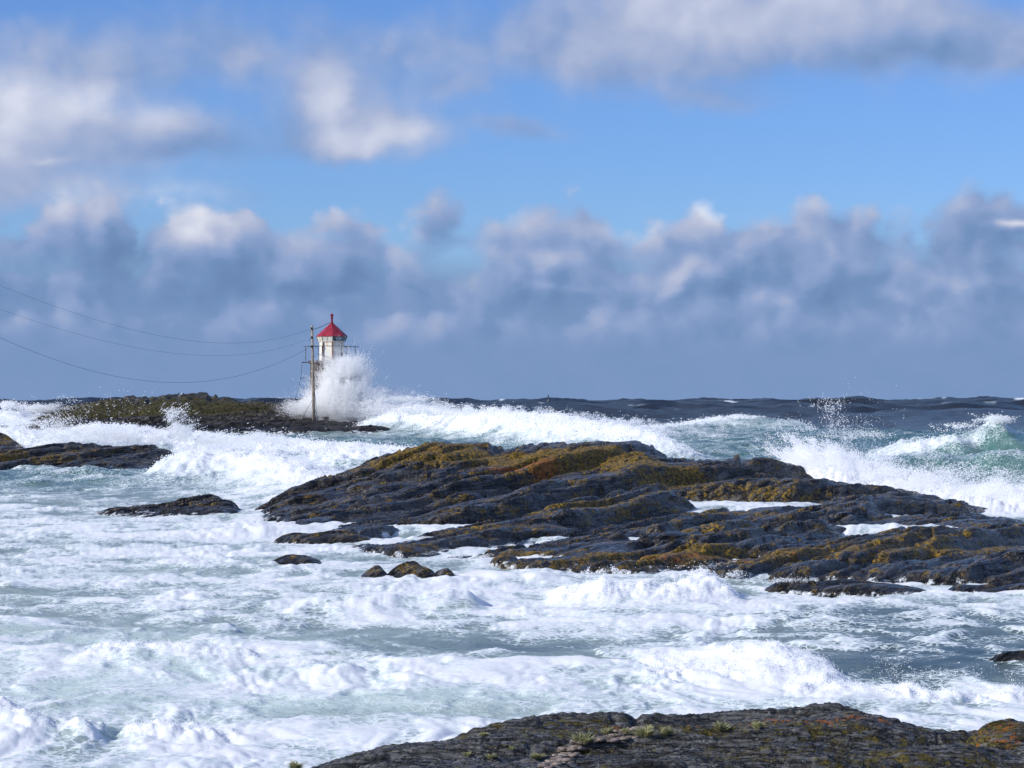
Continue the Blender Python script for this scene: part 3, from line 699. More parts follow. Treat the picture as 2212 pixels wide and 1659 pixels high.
def mesh_obj(name, verts, faces, mat, parent=None, smooth_=False, loc=None):
    me = bpy.data.meshes.new(name); me.from_pydata([tuple(v) for v in verts], [], faces); me.update()
    if smooth_: me.polygons.foreach_set('use_smooth', [True]*len(me.polygons))
    me.materials.append(mat)
    o = bpy.data.objects.new(name, me); COL.objects.link(o)
    if parent: o.parent = parent
    if loc is not None: o.location = loc
    return o
class MB:
    def __init__(s): s.v = []; s.f = []
    def add(s, v, f):
        b = len(s.v); s.v += [tuple(p) for p in v]; s.f += [tuple(i+b for i in q) for q in f]
    def box(s, x0, x1, y0, y1, z0, z1):
        s.add([(x, y, z) for z in (z0, z1) for y in (y0, y1) for x in (x0, x1)],
              [(0, 2, 3, 1), (4, 5, 7, 6), (0, 1, 5, 4), (2, 6, 7, 3), (0, 4, 6, 2), (1, 3, 7, 5)])
    def tube(s, pts, r, n=6, cap=True):
        pts = [Vector(p) for p in pts]; rs = r if isinstance(r, (list, tuple)) else [r]*len(pts)
        rings = []
        for i, p in enumerate(pts):
            d = (pts[min(i+1, len(pts)-1)]-pts[max(i-1, 0)]).normalized()
            a = d.cross(Vector((0, 0, 1)) if abs(d.z) < .9 else Vector((0, 1, 0))).normalized(); b = d.cross(a)
            rings.append([p+(a*math.cos(2*math.pi*k/n)+b*math.sin(2*math.pi*k/n))*rs[i] for k in range(n)])
        v = [q for g in rings for q in g]
        f = [(i*n+k, i*n+(k+1) % n, (i+1)*n+(k+1) % n, (i+1)*n+k) for i in range(len(pts)-1) for k in range(n)]
        if cap: f += [tuple(range(n-1, -1, -1)), tuple((len(pts)-1)*n+k for k in range(n))]
        s.add(v, f)
    def prism(s, prof, n, phase, cx=0, cy=0):
        """stack of n-gons: PROF = [(radius, z)]"""
        v = []
        for r, z in prof:
            v += [(cx+r*math.cos(phase+2*math.pi*k/n), cy+r*math.sin(phase+2*math.pi*k/n), z) for k in range(n)]
        f = [(i*n+k, i*n+(k+1) % n, (i+1)*n+(k+1) % n, (i+1)*n+k) for i in range(len(prof)-1) for k in range(n)]
        f += [tuple(range(n-1, -1, -1)), tuple((len(prof)-1)*n+k for k in range(n))]
        s.add(v, f)
    def build(s, name, mat, parent=None, smooth_=False, loc=None): return mesh_obj(name, s.v, s.f, mat, parent, smooth_, loc)
def empty(name, loc):
    o = bpy.data.objects.new(name, None); o.location = loc; o.empty_display_size = .3; COL.objects.link(o); return o

def simple_mat(name, c1, c2, scale=3.0, rough=.6, spec=.4, lo=.35, hi=.65, stretch=(1, 1, 1), metal=0.0, bumpd=.01):
    m, n = new_mat(name)
    pos = n.new('ShaderNodeTexCoord').outputs['Object']
    p = n.vmath('MULTIPLY', pos, stretch)
    nz = n.noise(p, scale, 6, .65)
    c = n.mix(n.ss(nz, lo, hi), srgb(*c1), srgb(*c2))
    finish(n, principled(n, c, rough, bump(n, nz, .4, bumpd), spec, metal))
    return m
M_RED = simple_mat("faded_red_roof_paint", (136, 32, 48), (160, 50, 66), 2.5, .45)
M_DKRED = simple_mat("dark_red_paint", (110, 14, 28), (140, 22, 36), 6, .4)
M_STEEL = simple_mat("galvanised_grey_steel", (62, 68, 74), (96, 102, 106), 8, .55)
M_RUST = simple_mat("rusty_pipe", (82, 52, 34), (150, 84, 34), 5, .8)
M_WIRE = simple_mat("dark_cable", (58, 64, 76), (74, 80, 92), 5, .6)
M_WOOD = simple_mat("weathered_pole_wood", (104, 92, 80), (186, 176, 160), 5, .8, .2, stretch=(6, 6, .5))
M_CONC = simple_mat("wet_dark_concrete", (50, 44, 44), (96, 88, 84), 1.6, .7)
M_CERAM = simple_mat("dark_insulator", (24, 26, 30), (40, 40, 44), 5, .25)
M_PANE = simple_mat("white_lantern_pane", (214, 208, 192), (232, 228, 214), 2, .35)
def white_wall_mat():
    m, n = new_mat("white_paint_with_rust_runs")
    pos = n.new('ShaderNodeTexCoord').outputs['Object']
    st = n.vmath('MULTIPLY', pos, (5.0, 5.0, .55))
    r1 = n.noise(st, 1.0, 6, .6)
    r2_ = n.noise(pos, 1.1, 4, .6)
    z = n.new('ShaderNodeSeparateXYZ'); n.l.new(pos, z.inputs[0])
    top = n.ss(z.outputs[2], .6, 2.0, .0, .12)
    k = n.ss(n.math('ADD', n.math('ADD', n.math('MULTIPLY', r1, .75), n.math('MULTIPLY', r2_, .35)), top), .66, .80)
    c = n.mix(n.ss(r2_, .3, .7), srgb(226, 222, 208), srgb(240, 238, 230))
    c = n.mix(n.math('MULTIPLY', k, .75), c, srgb(196, 140, 70))
    finish(n, principled(n, c, .55, None, .4))
    return m
M_WHITE = white_wall_mat()
def glass_mat():
    m, n = new_mat("lantern_glass")
    p = n.new('ShaderNodeBsdfPrincipled'); p.inputs['Base Color'].default_value = srgb(200, 212, 214); p.inputs['Roughness'].default_value = .08
    p.inputs['Transmission Weight'].default_value = .8; p.inputs['IOR'].default_value = 1.2
    finish(n, p.outputs[0]); return m
M_GLASS = glass_mat()

# ------------------------------------------------------------------ lighthouse
LY = 252.0; k_m = LY/F
LX = (717-CU)/F*LY
def zv(v, Yd=LY): return H-(v-HV)/F*Yd
lz = zv(779.5)                       # platform top
base_z = z_is(LX, LY)-.5
lh = empty("lighthouse", (LX, LY, lz))
tag(lh, "small white lantern lighthouse with a red pointed roof, wave bursting against its base", "lighthouse")
PH = R(180+97)                       # a corner points almost at the camera
cxp = (720.5-717)*k_m
# dark tower base
b = MB(); b.prism([(2.62, base_z-lz), (2.52, (base_z-lz)*.5), (2.42, -.30)], 8, PH, cxp, 0)
b.build("tower_base", M_CONC, lh)
b = MB(); b.prism([(2.60, -.295), (2.66, -.22), (2.66, -.03), (2.62, 0)], 8, PH, cxp, 0)
b.build("platform", M_CONC, lh)
# lantern room walls, one panel per side so that the corners stay crisp
hb = zv(737.3)-lz
def ring(r, z, ph=PH): return [(r*math.cos(ph+k*math.pi/4), r*math.sin(ph+k*math.pi/4), z) for k in range(8)]
a0, a1, a2 = ring(1.32, .003), ring(1.30, hb-.08), None
for k in range(8):
    q = [a0[k], a0[(k+1) % 8], a1[(k+1) % 8], a1[k]]
    inn = [(x*.95, y*.95, z) for x, y, z in q]
    b = MB(); b.add(q+inn, [(0, 1, 2, 3), (7, 6, 5, 4), (0, 4, 5, 1), (1, 5, 6, 2), (2, 6, 7, 3), (3, 7, 4, 0)])
    b.build("wall_panel", M_WHITE, lh)
b = MB(); b.prism([(1.34, hb-.08), (1.42, hb-.04), (1.42, hb)], 8, PH)
b.build("sill_ring", M_WHITE, lh)
# flared glazing with corner bars
he = zv(727.6)-lz
g0, g1 = ring(1.40, hb+.004), ring(1.58, he)
for k in range(8):
    for h_, (s0, s1) in enumerate(((0.03, .5), (.5, .97))):
        def L(p, q_, t): return tuple(p[i]+(q_[i]-p[i])*t for i in range(3))
        q = [L(g0[k], g0[(k+1) % 8], s0), L(g0[k], g0[(k+1) % 8], s1), L(g1[k], g1[(k+1) % 8], s1), L(g1[k], g1[(k+1) % 8], s0)]
        inn = [(x*.985, y*.985, z) for x, y, z in q]
        b = MB(); b.add(q+inn, [(0, 1, 2, 3), (7, 6, 5, 4), (0, 4, 5, 1), (1, 5, 6, 2), (2, 6, 7, 3), (3, 7, 4, 0)])
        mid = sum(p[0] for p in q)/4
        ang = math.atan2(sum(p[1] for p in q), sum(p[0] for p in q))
        o = b.build("window_pane", M_PANE if mid < -.05 else M_GLASS, lh)  # panes on the left half are opaque white, the others glass
        if mid < -.05: o['label'] = "white pane on the left side"
for k in range(8):
    b = MB(); b.tube([g0[k], g1[k]], .035, 5); b.build("glazing_bar", M_STEEL, lh)
    if k not in (3, 4, 5):
        m0 = tuple((g0[k][i]+g0[(k+1) % 8][i])/2 for i in range(3)); m1 = tuple((g1[k][i]+g1[(k+1) % 8][i])/2 for i in range(3))
        b = MB(); b.tube([m0, m1], .022, 5); b.build("glazing_bar", M_STEEL, lh)
b = MB(); b.prism([(.30, hb+.02), (.30, he-.05)], 12, 0); b.build("lamp", M_CERAM, lh)
b = MB(); b.tube([(0, 0, hb), (0, 0, he)], .1, 8); b.build("lamp_stand", M_STEEL, lh)
b = MB(); b.box(.28, .50, -1.36, -1.30, hb+.02, he-.01); b.build("dark_screen", simple_mat("dark_green_screen", (10, 32, 34), (16, 44, 44)), lh)
# inner curtain disc so that the room is not see-through from below
b = MB(); b.prism([(1.25, hb-.02), (1.25, hb+.015)], 8, PH); b.build("lantern_floor", M_STEEL, lh)
# roof: eight sheets, slightly lapped lip
za = zv(697)-lz; ze = zv(726.4)-lz
e0, e1 = ring(1.63, ze), ring(.07, za)
for k in range(8):
    q = [e0[k], e0[(k+1) % 8], e1[(k+1) % 8], e1[k]]
    inn = [(x*.995, y*.995, z-.05) for x, y, z in q]
    b = MB(); b.add(q+inn, [(0, 1, 2, 3), (7, 6, 5, 4), (0, 4, 5, 1), (2, 6, 7, 3)])
    b.build("roof_panel", M_RED, lh)
seams = MB()
for k in range(8): seams.tube([e0[k], e1[k]], .022, 4)
seams.build("roof_seams", M_RED, lh)
zf = zv(676.8)-lz
b = MB(); b.prism([(.20, za-.10), (.11, za+.08), (.10, za+.42), (.14, za+.45), (.14, za+.52), (.10, za+.55), (.10, zf-.30), (.19, zf-.27), (.19, zf-.20), (.03, zf)], 12, 0)
b.build("roof_vent", M_DKRED, lh)
# rusty pipes down two corners
for k, r in ((7, .06), (0, .075), (1, .045)):
    # corner nearest camera (k=0), its left (7) and right (1) neighbours
    p0, p1 = a1[k], a0[k]
    s_ = 1.06
    b = MB(); b.tube([(p0[0]*s_, p0[1]*s_, p0[2]), (p0[0]*(s_+.02), p0[1]*(s_+.02), p0[2]-.35), (p1[0]*s_, p1[1]*s_, p1[2]+.05)], r, 6)
    pp = b.build("drain_pipe", M_RUST if k != 1 else M_STEEL, lh)
for k, z in ((7, 1.25), (0, .75)):
    b = MB(); p = a0[k]; b.box(p[0]*1.08-.09, p[0]*1.08+.09, p[1]*1.08-.06, p[1]*1.08+.06, z, z+.2); b.build("lamp_bracket", M_RUST, lh)
# railing round the platform
zr = zv(748.5)-lz
def pr(u): return (u-717)*k_m
for (u, yy) in ((661.5,-.6),(677.5,-2.2),(741,-2.35),(746,1.9),(756.5,-1.6),(768,-.2),(700,-2.55),(685,2.2),(716,2.6)):
    b = MB(); b.tube([(pr(u), yy, .002), (pr(u), yy, zr)], .04, 5); b.build("railing_post", M_STEEL, lh)
for z in (zr,):
    b = MB()
    pts = [(pr(656), -.4, z+.01), (pr(661.5), -.6, z), (pr(677.5), -2.2, z), (pr(700), -2.55, z), (pr(741), -2.35, z-.01), (pr(756.5), -1.6, z-.02), (pr(768), -.2, z-.03), (pr(775), -.1, z-.04)]
    b.tube(pts, .04, 5); b.build("railing_rail", M_STEEL, lh)
    b = MB(); b.tube([(pr(768), -.2, z-.03), (pr(746), 1.9, z), (pr(716), 2.6, z), (pr(685), 2.2, z), (pr(661.5), -.6, z)], .03, 5); b.build("railing_rail", M_STEEL, lh)
# landing frame hanging from the left side
b = MB(); b.box(pr(652), pr(664), -.10, .10, -.22, -.10); b.build("landing_arm", M_STEEL, lh)
b = MB(); b.tube([(pr(652.5), 0, -.16), (pr(650), 0, zv(855-7)-lz+1.35), (pr(649.5), 0, zv(816)-lz), (pr(662), 0, zv(816)-lz)], .024, 5); b.build("ladder_rail", M_STEEL, lh)
b = MB(); b.tube([(pr(649.5), 0, zv(816)-lz), (pr(645), -1, zv(845)-lz), (pr(637), -2.5, zv(876)-lz)], .02, 4); b.build("stay_wire", M_WIRE, lh)

# ------------------------------------------------------------------ utility pole, cables
PY = 245.5; px_ = (676-CU)/F*PY
pz0 = z_is(px_, PY)
pole = empty("utility_pole", (px_, PY, pz0))
tag(pole, "leaning grey wooden utility pole just left of the lighthouse", "utility pole")
ztop = H-(703-HV)/F*PY-pz0
lean = (674.3-678.3)/F*PY
b = MB(); b.tube([(-lean*.5, 0, -.4), (-lean*.25, 0, ztop*.3), (0+lean*.1, 0, ztop*.6), (lean*.5, 0, ztop)], [.16, .15, .135, .115], 12); b.build("pole_shaft", M_WOOD, pole, True)
for v in (709, 728.5, 748):
    z = H-(v-HV)/F*PY-pz0
    b = MB(); b.prism([(.05, z-.16), (.10, z-.12), (.06, z-.04), (.10, z+.02), (.06, z+.10)], 10, 0, lean*.5*z/ztop-.03, -.18); b.build("insulator", M_CERAM, pole, True)
for (v, du) in ((712,-5),(731,-8)):
    z = H-(v-HV)/F*PY-pz0
    b = MB(); b.tube([(lean*.4-.1, 0, z+.02), (du*.045, 0, z-.05), (du*.045-.03, 0, z-.2), (du*.045+.03, 0, z-.3)], .02, 5); b.build("hook", M_CERAM, pole)
for (v0, u1, v1, dy) in ((862,647,886,-3.0),(867,689,899,-4.0),(800,686,890,-1.5)):
    x1 = (u1-CU)/F*(PY+dy)-px_
    z1 = z_is(x1+px_, PY+dy)-pz0
    b = MB(); b.tube([(lean*.1, 0, H-(v0-HV)/F*PY-pz0), (x1, dy, z1-.05)], .022, 4); b.build("stay_wire", M_WIRE, pole)
def cable(label, pts, r, d0, d1):
    """PTS (u, v) from far left to the pole; distance runs evenly from d0 to d1"""
    u = np.array([p[0] for p in pts], float); v = np.array([p[1] for p in pts], float)
    w = np.polyfit(u, v, 4)
    uu = np.linspace(u[0], u[-1], 60)
    b = MB(); b.tube([at(a, np.polyval(w, a), d0+(d1-d0)*(a-u[0])/(u[-1]-u[0])) for a in uu], r, 4)
    o = b.build("overhead_cable", M_WIRE)
    tag(o, label, "cable", "overhead cables running left from the pole")
cable("uppermost of the three cables sagging left from the pole", [(-160,545),(0,617),(100,655),(250,702),(350,726),(420,738),(490,741),(600,730),(668,712)], .009, 215, PY)
cable("middle one of the three cables sagging left from the pole", [(-160,600),(0,667),(150,718),(300,751),(420,767),(550,763),(662,734)], .008, 215, PY)
cable("lowest and heaviest of the three sagging cables left of the pole", [(-160,650),(0,729),(100,770),(200,803),(300,820),(400,826),(500,815),(600,785),(667,751)], .012, 215, PY)
b = MB(); b.tube([at(677, 711.5, PY), at(685, 709, PY+.5), at(695, 705.5, PY+1.2), at(706, 699.5, LY-1.2), at(713, 697, LY-.3)], .028, 5)
tag(b.build("service_cable", M_WIRE), "short dark cable from the pole top to the red roof peak", "cable")

# marker post on the islet's back, spar far out
my = 258.0; mx_ = (386-CU)/F*my; mz = z_is(mx_, my)
b = MB(); b.tube([(0, 0, -.2), (0, 0, .35), (.02, 0, H-(847-HV)/F*my-mz)], [.06, .05, .045], 6)
tag(b.build("marker_post", M_STEEL, None, False, (mx_, my, mz)), "thin lone post on the grassy hilltop left of the lighthouse", "post")
bm_ = empty("navigation_mark", tuple(at(1185, 868, 640)))
tag(bm_, "tiny slanted navigation mark standing in the sea on the horizon", "sea mark")
b = MB(); b.prism([(.6, -2), (.5, .3), (.2, .6)], 8, 0); b.build("float", M_STEEL, bm_)
b = MB(); b.tube([(0, 0, .5), (-.12, 0, 1.9)], [.12, .10], 6); b.tube([(-.12, 0, 1.4), (-.12, 0, 1.85)], .18, 8); b.build("mast", M_STEEL, bm_)

# ------------------------------------------------------------------ near shore: quartz vein, lichen tufts, yellow rock
def quartz_mat():
    m, n = new_mat("pink_quartz")
    pos = n.new('ShaderNodeNewGeometry').outputs['Position']
    nz = n.noise(pos, 22, 6, .7); n2 = n.noise(pos, 70, 5, .7)
    c = n.mix(n.ss(nz, .38, .62), srgb(92, 82, 76), srgb(160, 146, 136))
    c = n.mix(n.ss(n2, .55, .7), c, srgb(70, 62, 58))
    finish(n, principled(n, c, .6, bump(n, n.math('ADD', nz, n2), .8, .012), .4)); return m
M_QUARTZ = quartz_mat()
ico = None
def lump(seed, rx, ry, rz, sub=3):
    import bmesh
    bm = bmesh.new(); bmesh.ops.create_icosphere(bm, subdivisions=sub, radius=1)
    co = np.array([v.co[:] for v in bm.verts], np.float32)
    d = 1+.55*fbm(co[:, 0]*1.3+co[:, 2], co[:, 1]*1.3+seed*3.1, 3, seed)+.12*perlin(co[:, 0]*4, co[:, 1]*4+co[:, 2]*3, seed+4)
    co *= d[:, None]*np.array([rx, ry, rz], np.float32)
    f = [[v.index for v in fc.verts] for fc in bm.faces]; bm.free()
    return co, f
path = [(1180,1659),(1215,1640),(1235,1625),(1262,1615),(1300,1604),(1335,1594),(1375,1588),(1290,1625),(1330,1606)]
for i in range(190):
    t = i/189*6
    k = int(min(t, 5)); f_ = t-k
    u = path[k][0]*(1-f_)+path[k+1][0]*f_ + random.uniform(-16, 16); v = path[k][1]*(1-f_)+path[k+1][1]*f_+random.uniform(-6, 6)
    # march out until the sight line meets the shore
    Yd = 12.3
    while Yd < 15 and z_sh((u-CU)/F*Yd, Yd) < H-(v-HV)/F*Yd: Yd += .03
    x = (u-CU)/F*Yd; z = z_sh(x, Yd)
    s = random.uniform(.008, .021)*(1.3 if 2 <= k <= 3 else 1)
    co, fc = lump(300+i, s*1.8, s*1.5, s*.6, 2)
    o = mesh_obj("quartz_stone", co, fc, M_QUARTZ, shore, True, (x, Yd, z+s*.1))
    o.rotation_euler = (0, 0, random.uniform(0, 3))

def tuft_mat():
    m, n = new_mat("pale_green_beard_lichen")
    pos = n.new('ShaderNodeNewGeometry').outputs['Position']
    c = n.mix(n.noise(pos, 40, 3, .6), srgb(134, 134, 92), srgb(206, 204, 160))
    p = principled(n, c, .8, None, .2)
    t = n.new('ShaderNodeBsdfTranslucent'); n.l.new(c, t.inputs[0])
    mx = n.new('ShaderNodeMixShader'); mx.inputs[0].default_value = .25; n.l.new(p, mx.inputs[1]); n.l.new(t.outputs[0], mx.inputs[2])
    finish(n, mx.outputs[0]); return m
M_TUFT = tuft_mat()
def tuft(u, v, size, label, flat=1.0):
    Yd = 12.3
    while Yd < 15.3 and z_sh((u-CU)/F*Yd, Yd) < H-(v-HV)/F*Yd: Yd += .02
    x = (u-CU)/F*Yd; z = z_sh(x, Yd)
    r_ = np.random.default_rng(int(u*7+v))
    V = []; Fc = []
    n = int(240*min(1, size/.07)+80)
    for i in range(n):
        a = r_.uniform(0, 2*np.pi); th = math.acos(r_.uniform(.0, 1.0)); rad = size*r_.uniform(.45, 1.0)*(.75+.35*math.sin(3*a+size*90))
        h = .62*flat*rad*math.cos(th)+.1*size
        bx, by = .25*rad*math.sin(th)*math.cos(a), .2*rad*math.sin(th)*math.sin(a)
        dx, dy = .55*rad*math.sin(th)*math.cos(a)+r_.normal(0, .05*size), .45*rad*math.sin(th)*math.sin(a)+r_.normal(0, .05*size)
        w = size*.034*r_.uniform(.7, 1.6); ca = r_.uniform(0, np.pi)
        wx_, wy_ = w*math.cos(ca), w*math.sin(ca)
        def blade(x0, y0, z0, x1, y1, z1, w0, w1):
            b = len(V)
            V.extend([(x0-wx_*w0, y0-wy_*w0, z0), (x0+wx_*w0, y0+wy_*w0, z0), (x1+wx_*w1, y1+wy_*w1, z1), (x1-wx_*w1, y1-wy_*w1, z1)])
            Fc.append((b, b+1, b+2, b+3))
        kx, ky, kz = bx+dx*.45, by+dy*.45, h*.55
        blade(bx, by, -.005, kx, ky, kz, 1, .9)
        for j in range(2):
            ex, ey = bx+dx+r_.normal(0, .18*h), by+dy+r_.normal(0, .18*h)
            blade(kx, ky, kz, ex, ey, h*r_.uniform(.85, 1.1), .8, .25)
    o = mesh_obj("lichen_tuft", V, Fc, M_TUFT, None, False, (x, Yd, z))
    tag(o, label, "lichen tuft", "pale beard lichen tufts growing on the near shore rock")
tuft(638, 1662, .085, "pale lichen tuft at the lowest left tip of the foreground rock")
tuft(752, 1626, .055, "small lichen tuft on the rock's left outline, second from the bottom left")
tuft(838, 1598, .055, "wispy lichen tuft standing against the foam on the rock's left outline")
tuft(895, 1590, .09, "broad yellow-green lichen tuft beside an orange patch on the left outline", .7)
tuft(1046, 1590, .06, "flat lichen tuft below the rise of the left outline", .4)
tuft(1260, 1606, .115, "largest round lichen tuft, just above the pink quartz vein")
tuft(1312, 1588, .07, "thin lichen tuft right above the largest round tuft", .8)
tuft(1352, 1586, .06, "small lichen tuft between the largest tuft and the tall forked one", .7)
tuft(1394, 1592, .12, "tall forked lichen tuft in the middle of the ledge")
tuft(1440, 1590, .085, "narrow upright lichen tuft right of the tall forked one")
tuft(1556, 1582, .085, "lichen tuft hanging beside the orange streak in the dark cleft")
tuft(1638, 1574, .07, "rounded lichen tuft on the dark block, rightmost of the row")
tuft(1160, 1642, .085, "low spreading lichen tuft left of the pink quartz vein", .5)
tuft(1010, 1636, .06, "pale flat lichen tuft low on the left slope, left one of a pair", .5)
tuft(1062, 1640, .06, "pale flat lichen tuft low on the left slope, right one of a pair", .5)
tuft(1105, 1622, .04, "tiny lichen sprig above the low spreading tuft", .8)

# yellow rock by the right edge
Yr = 14.35
pts = [(2085,1566,Yr),(2110,1548,Yr+.05),(2150,1543,Yr+.1),(2200,1541,Yr+.1),(2260,1542,Yr+.1),(2110,1568,Yr-.12),(2180,1566,Yr-.14),(2250,1566,Yr-.14)]
pts += [((u-CU)/F*y, y, 1.82) for u, y in ((2065, Yr), (2080, Yr-.2), (2150, Yr-.26), (2250, Yr-.26), (2320, Yr), (2260, Yr+.35), (2150, Yr+.35), (2080, Yr+.25))]
rock("boulder", pts, 2040, 2420, 240, np.linspace(Yr-.3, Yr+.4, 90), .3, [(.35, .03), (.13, .012)], M_SHORE, 71,
     lich=[(2190, 0, Yr-.1, .5, .3, .34)], moss=[(2120, 0, Yr, .4, .3, .3)], label="rounded rock crusted bright orange-yellow at the lower right edge", cat="boulder", rough=.008, base=1.84, wetz=-.2, washk=0, mn=.2, foot=[(2068,Yr),(2085,Yr-.12),(2150,Yr-.2),(2400,Yr-.22),(2400,Yr+.3),(2150,Yr+.28),(2085,Yr+.18)], slope=2.2, edge=1.92, jag=.02)

# ------------------------------------------------------------------ spray
def spray_mat():
    m, n = new_mat("white_spray_drops")
    d = n.new('ShaderNodeBsdfDiffuse'); d.inputs[0].default_value = (.985, .987, .99, 1)
    t = n.new('ShaderNodeBsdfTranslucent'); t.inputs[0].default_value = (.985, .987, .99, 1)
    mx = n.new('ShaderNodeMixShader'); mx.inputs[0].default_value = .5
    n.l.new(d.outputs[0], mx.inputs[1]); n.l.new(t.outputs[0], mx.inputs[2]); finish(n, mx.outputs[0]); return m
M_SPRAY = spray_mat()
ng = bpy.data.node_groups.new("drops_from_vertices", 'GeometryNodeTree')
ng.interface.new_socket("Geometry", in_out='INPUT', socket_type='NodeSocketGeometry')
ng.interface.new_socket("Geometry", in_out='OUTPUT', socket_type='NodeSocketGeometry')
a_ = ng.nodes.new('NodeGroupInput'); z_ = ng.nodes.new('NodeGroupOutput')
mp = ng.nodes.new('GeometryNodeMeshToPoints'); na = ng.nodes.new('GeometryNodeInputNamedAttribute'); na.data_type = 'FLOAT'; na.inputs[0].default_value = 'drop'
sm = ng.nodes.new('GeometryNodeSetMaterial'); sm.inputs['Material'].default_value = M_SPRAY
ng.links.new(a_.outputs[0], mp.inputs['Mesh']); ng.links.new(na.outputs['Attribute'], mp.inputs['Radius'])
ng.links.new(mp.outputs[0], sm.inputs[0]); ng.links.new(sm.outputs[0], z_.inputs[0])
def fbm3(p, s, seed):
    return (fbm(p[:, 0]/s, p[:, 2]/s, 3, seed) + fbm(p[:, 1]/s+3, p[:, 2]/s, 2, seed+5))*.6
def spray(name, label, blobs, seed, nscale=1.2, cut=.0, r=(.012, .05), clump=.25, org=None):
    """BLOBS: (u, v, Y, ru, rv, ry metres, count)"""
    g = np.random.default_rng(seed); P = []; Rr = []
    for (u, v, Yc, ru, rv, ry, n) in blobs:
        c = at(u, v, Yc); k = Yc/F
        n = int(n*2.1)
        q = g.normal(0, 1, (n, 3)); ln = np.linalg.norm(q, axis=1)
        p = c + q*np.array([ru*k*.62, ry*.6, rv*k*.62])
        # shreds: part of the drops gather round a few hundred centres
        m_ = int(n*clump)
        if m_ > 50:
            cc = p[g.integers(0, n, max(20, m_//18))]
            p[:m_] = cc[g.integers(0, len(cc), m_)] + g.normal(0, 1, (m_, 3))*np.array([ru, ru, rv*1.2])*k*.02
            if org:
                dv = p[:m_]-at(*org); dv /= np.linalg.norm(dv, axis=1)[:, None]+1e-6
                p[:m_] += dv*(g.normal(0, 1, m_)*min(ru, rv)*k*.16)[:, None]
        nz = fbm3(p, nscale, seed)
        keep = nz > cut + .24*(np.clip(ln, 0, 3)-1.1)
        p = p[keep]; P.append(p)
        Rr.append(.78*(r[0]+(r[1]-r[0])*g.random(len(p))**4))
    P = np.concatenate(P); Rr = np.concatenate(Rr)
    me = bpy.data.meshes.new(name); me.vertices.add(len(P)); me.vertices.foreach_set('co', P.astype(np.float32).ravel())
    at_ = me.attributes.new('drop', 'FLOAT', 'POINT'); at_.data.foreach_set('value', Rr.astype(np.float32))
    me.materials.append(M_SPRAY)
    o = bpy.data.objects.new(name, me); COL.objects.link(o)
    md = o.modifiers.new("drops", 'NODES'); md.node_group = ng
    tag(o, label, None, None, 'stuff')
    return o
# loose drops and froth riding on the breaking water
gw = np.random.default_rng(90)
wgt = np.clip(foam_w, 0, 1.2)*smooth(.5, 1.0, foam)*(Y > 84)*(Y < 262)*Y**2
wgt = wgt.ravel()/wgt.sum()
pick = gw.choice(len(wgt), 260000, p=wgt)
fx, fy, fz = X.ravel()[pick], Y.ravel()[pick], Z.ravel()[pick]
hgt = gw.exponential(1, len(pick))*.05*(fy/150)
co = np.stack([fx+gw.normal(0, .12, len(pick)), fy+gw.normal(0, .3, len(pick)), fz+hgt], 1)
me = bpy.data.meshes.new("surf_froth"); me.vertices.add(len(co)); me.vertices.foreach_set('co', co.astype(np.float32).ravel())
at_ = me.attributes.new('drop', 'FLOAT', 'POINT'); at_.data.foreach_set('value', ((.012+.03*gw.random(len(pick))**3)*fy/150).astype(np.float32))
me.materials.append(M_SPRAY)
o = bpy.data.objects.new("surf_froth", me); COL.objects.link(o)
o.modifiers.new("drops", 'NODES').node_group = ng
tag(o, "white froth thrown up along the breaking wave crests", None, None, 'stuff')
wgt = (np.clip(foam_w, 0, 1.2)**2*smooth(.5, 1.0, foam)*(Y < 60)*(Y > 24)*Y**2).ravel()
pick = gw.choice(len(wgt), 90000, p=wgt/wgt.sum())
fx, fy, fz = X.ravel()[pick], Y.ravel()[pick], Z.ravel()[pick]
co = np.stack([fx+gw.normal(0, .02, len(pick)), fy+gw.normal(0, .05, len(pick)), fz+gw.exponential(1, len(pick))*.018], 1)
me = bpy.data.meshes.new("surf_froth"); me.vertices.add(len(co)); me.vertices.foreach_set('co', co.astype(np.float32).ravel())
at_ = me.attributes.new('drop', 'FLOAT', 'POINT'); at_.data.foreach_set('value', ((.0015+.006*gw.random(len(pick))**3)*fy/36).astype(np.float32))
me.materials.append(M_SPRAY)
o = bpy.data.objects.new("surf_froth", me); COL.objects.link(o)
o.modifiers.new("drops", 'NODES').node_group = ng
tag(o, "small drops tossed up from the near foam ridges", None, None, 'stuff')
# the burst at the lighthouse
spray("wave_spray", "tall white burst of spray in front of the lighthouse base", [
    (744,848,249,44,58,1.1,76000),(752,830,248.4,36,34,.7,45000),(748,812,249,34,28,1.0,30000),(770,800,249,20,22,.9,10000),(716,832,249,24,38,.9,15000),(702,872,249.5,44,24,1.4,34000),
    (762,884,249,85,30,1.7,80000),(655,880,249.5,36,14,1.4,12000),(835,862,251,46,16,1.6,30000),(880,878,251,60,14,2,24000),(900,889,248,80,12,2,16000),(746,790,249,42,16,1.0,6000),(786,815,249,16,26,.8,4000),(676,850,250,22,36,1.0,1200),(800,866,249,34,26,1.4,16000)], 101, 1.5, -.45, (.013, .036), .45, (745,905,249.5))
spray("wave_spray", "flying white crest spray right of the lighthouse burst", [
    (960,888,222,90,12,3,14000),(1080,888,208,110,10,3,14000),(1200,900,196,100,9,3,9000),(1320,912,184,100,9,3,8000),(880,862,228,60,8,2,2500),(1420,935,172,120,10,3,5000)], 103, .9, .0, (.015, .05))
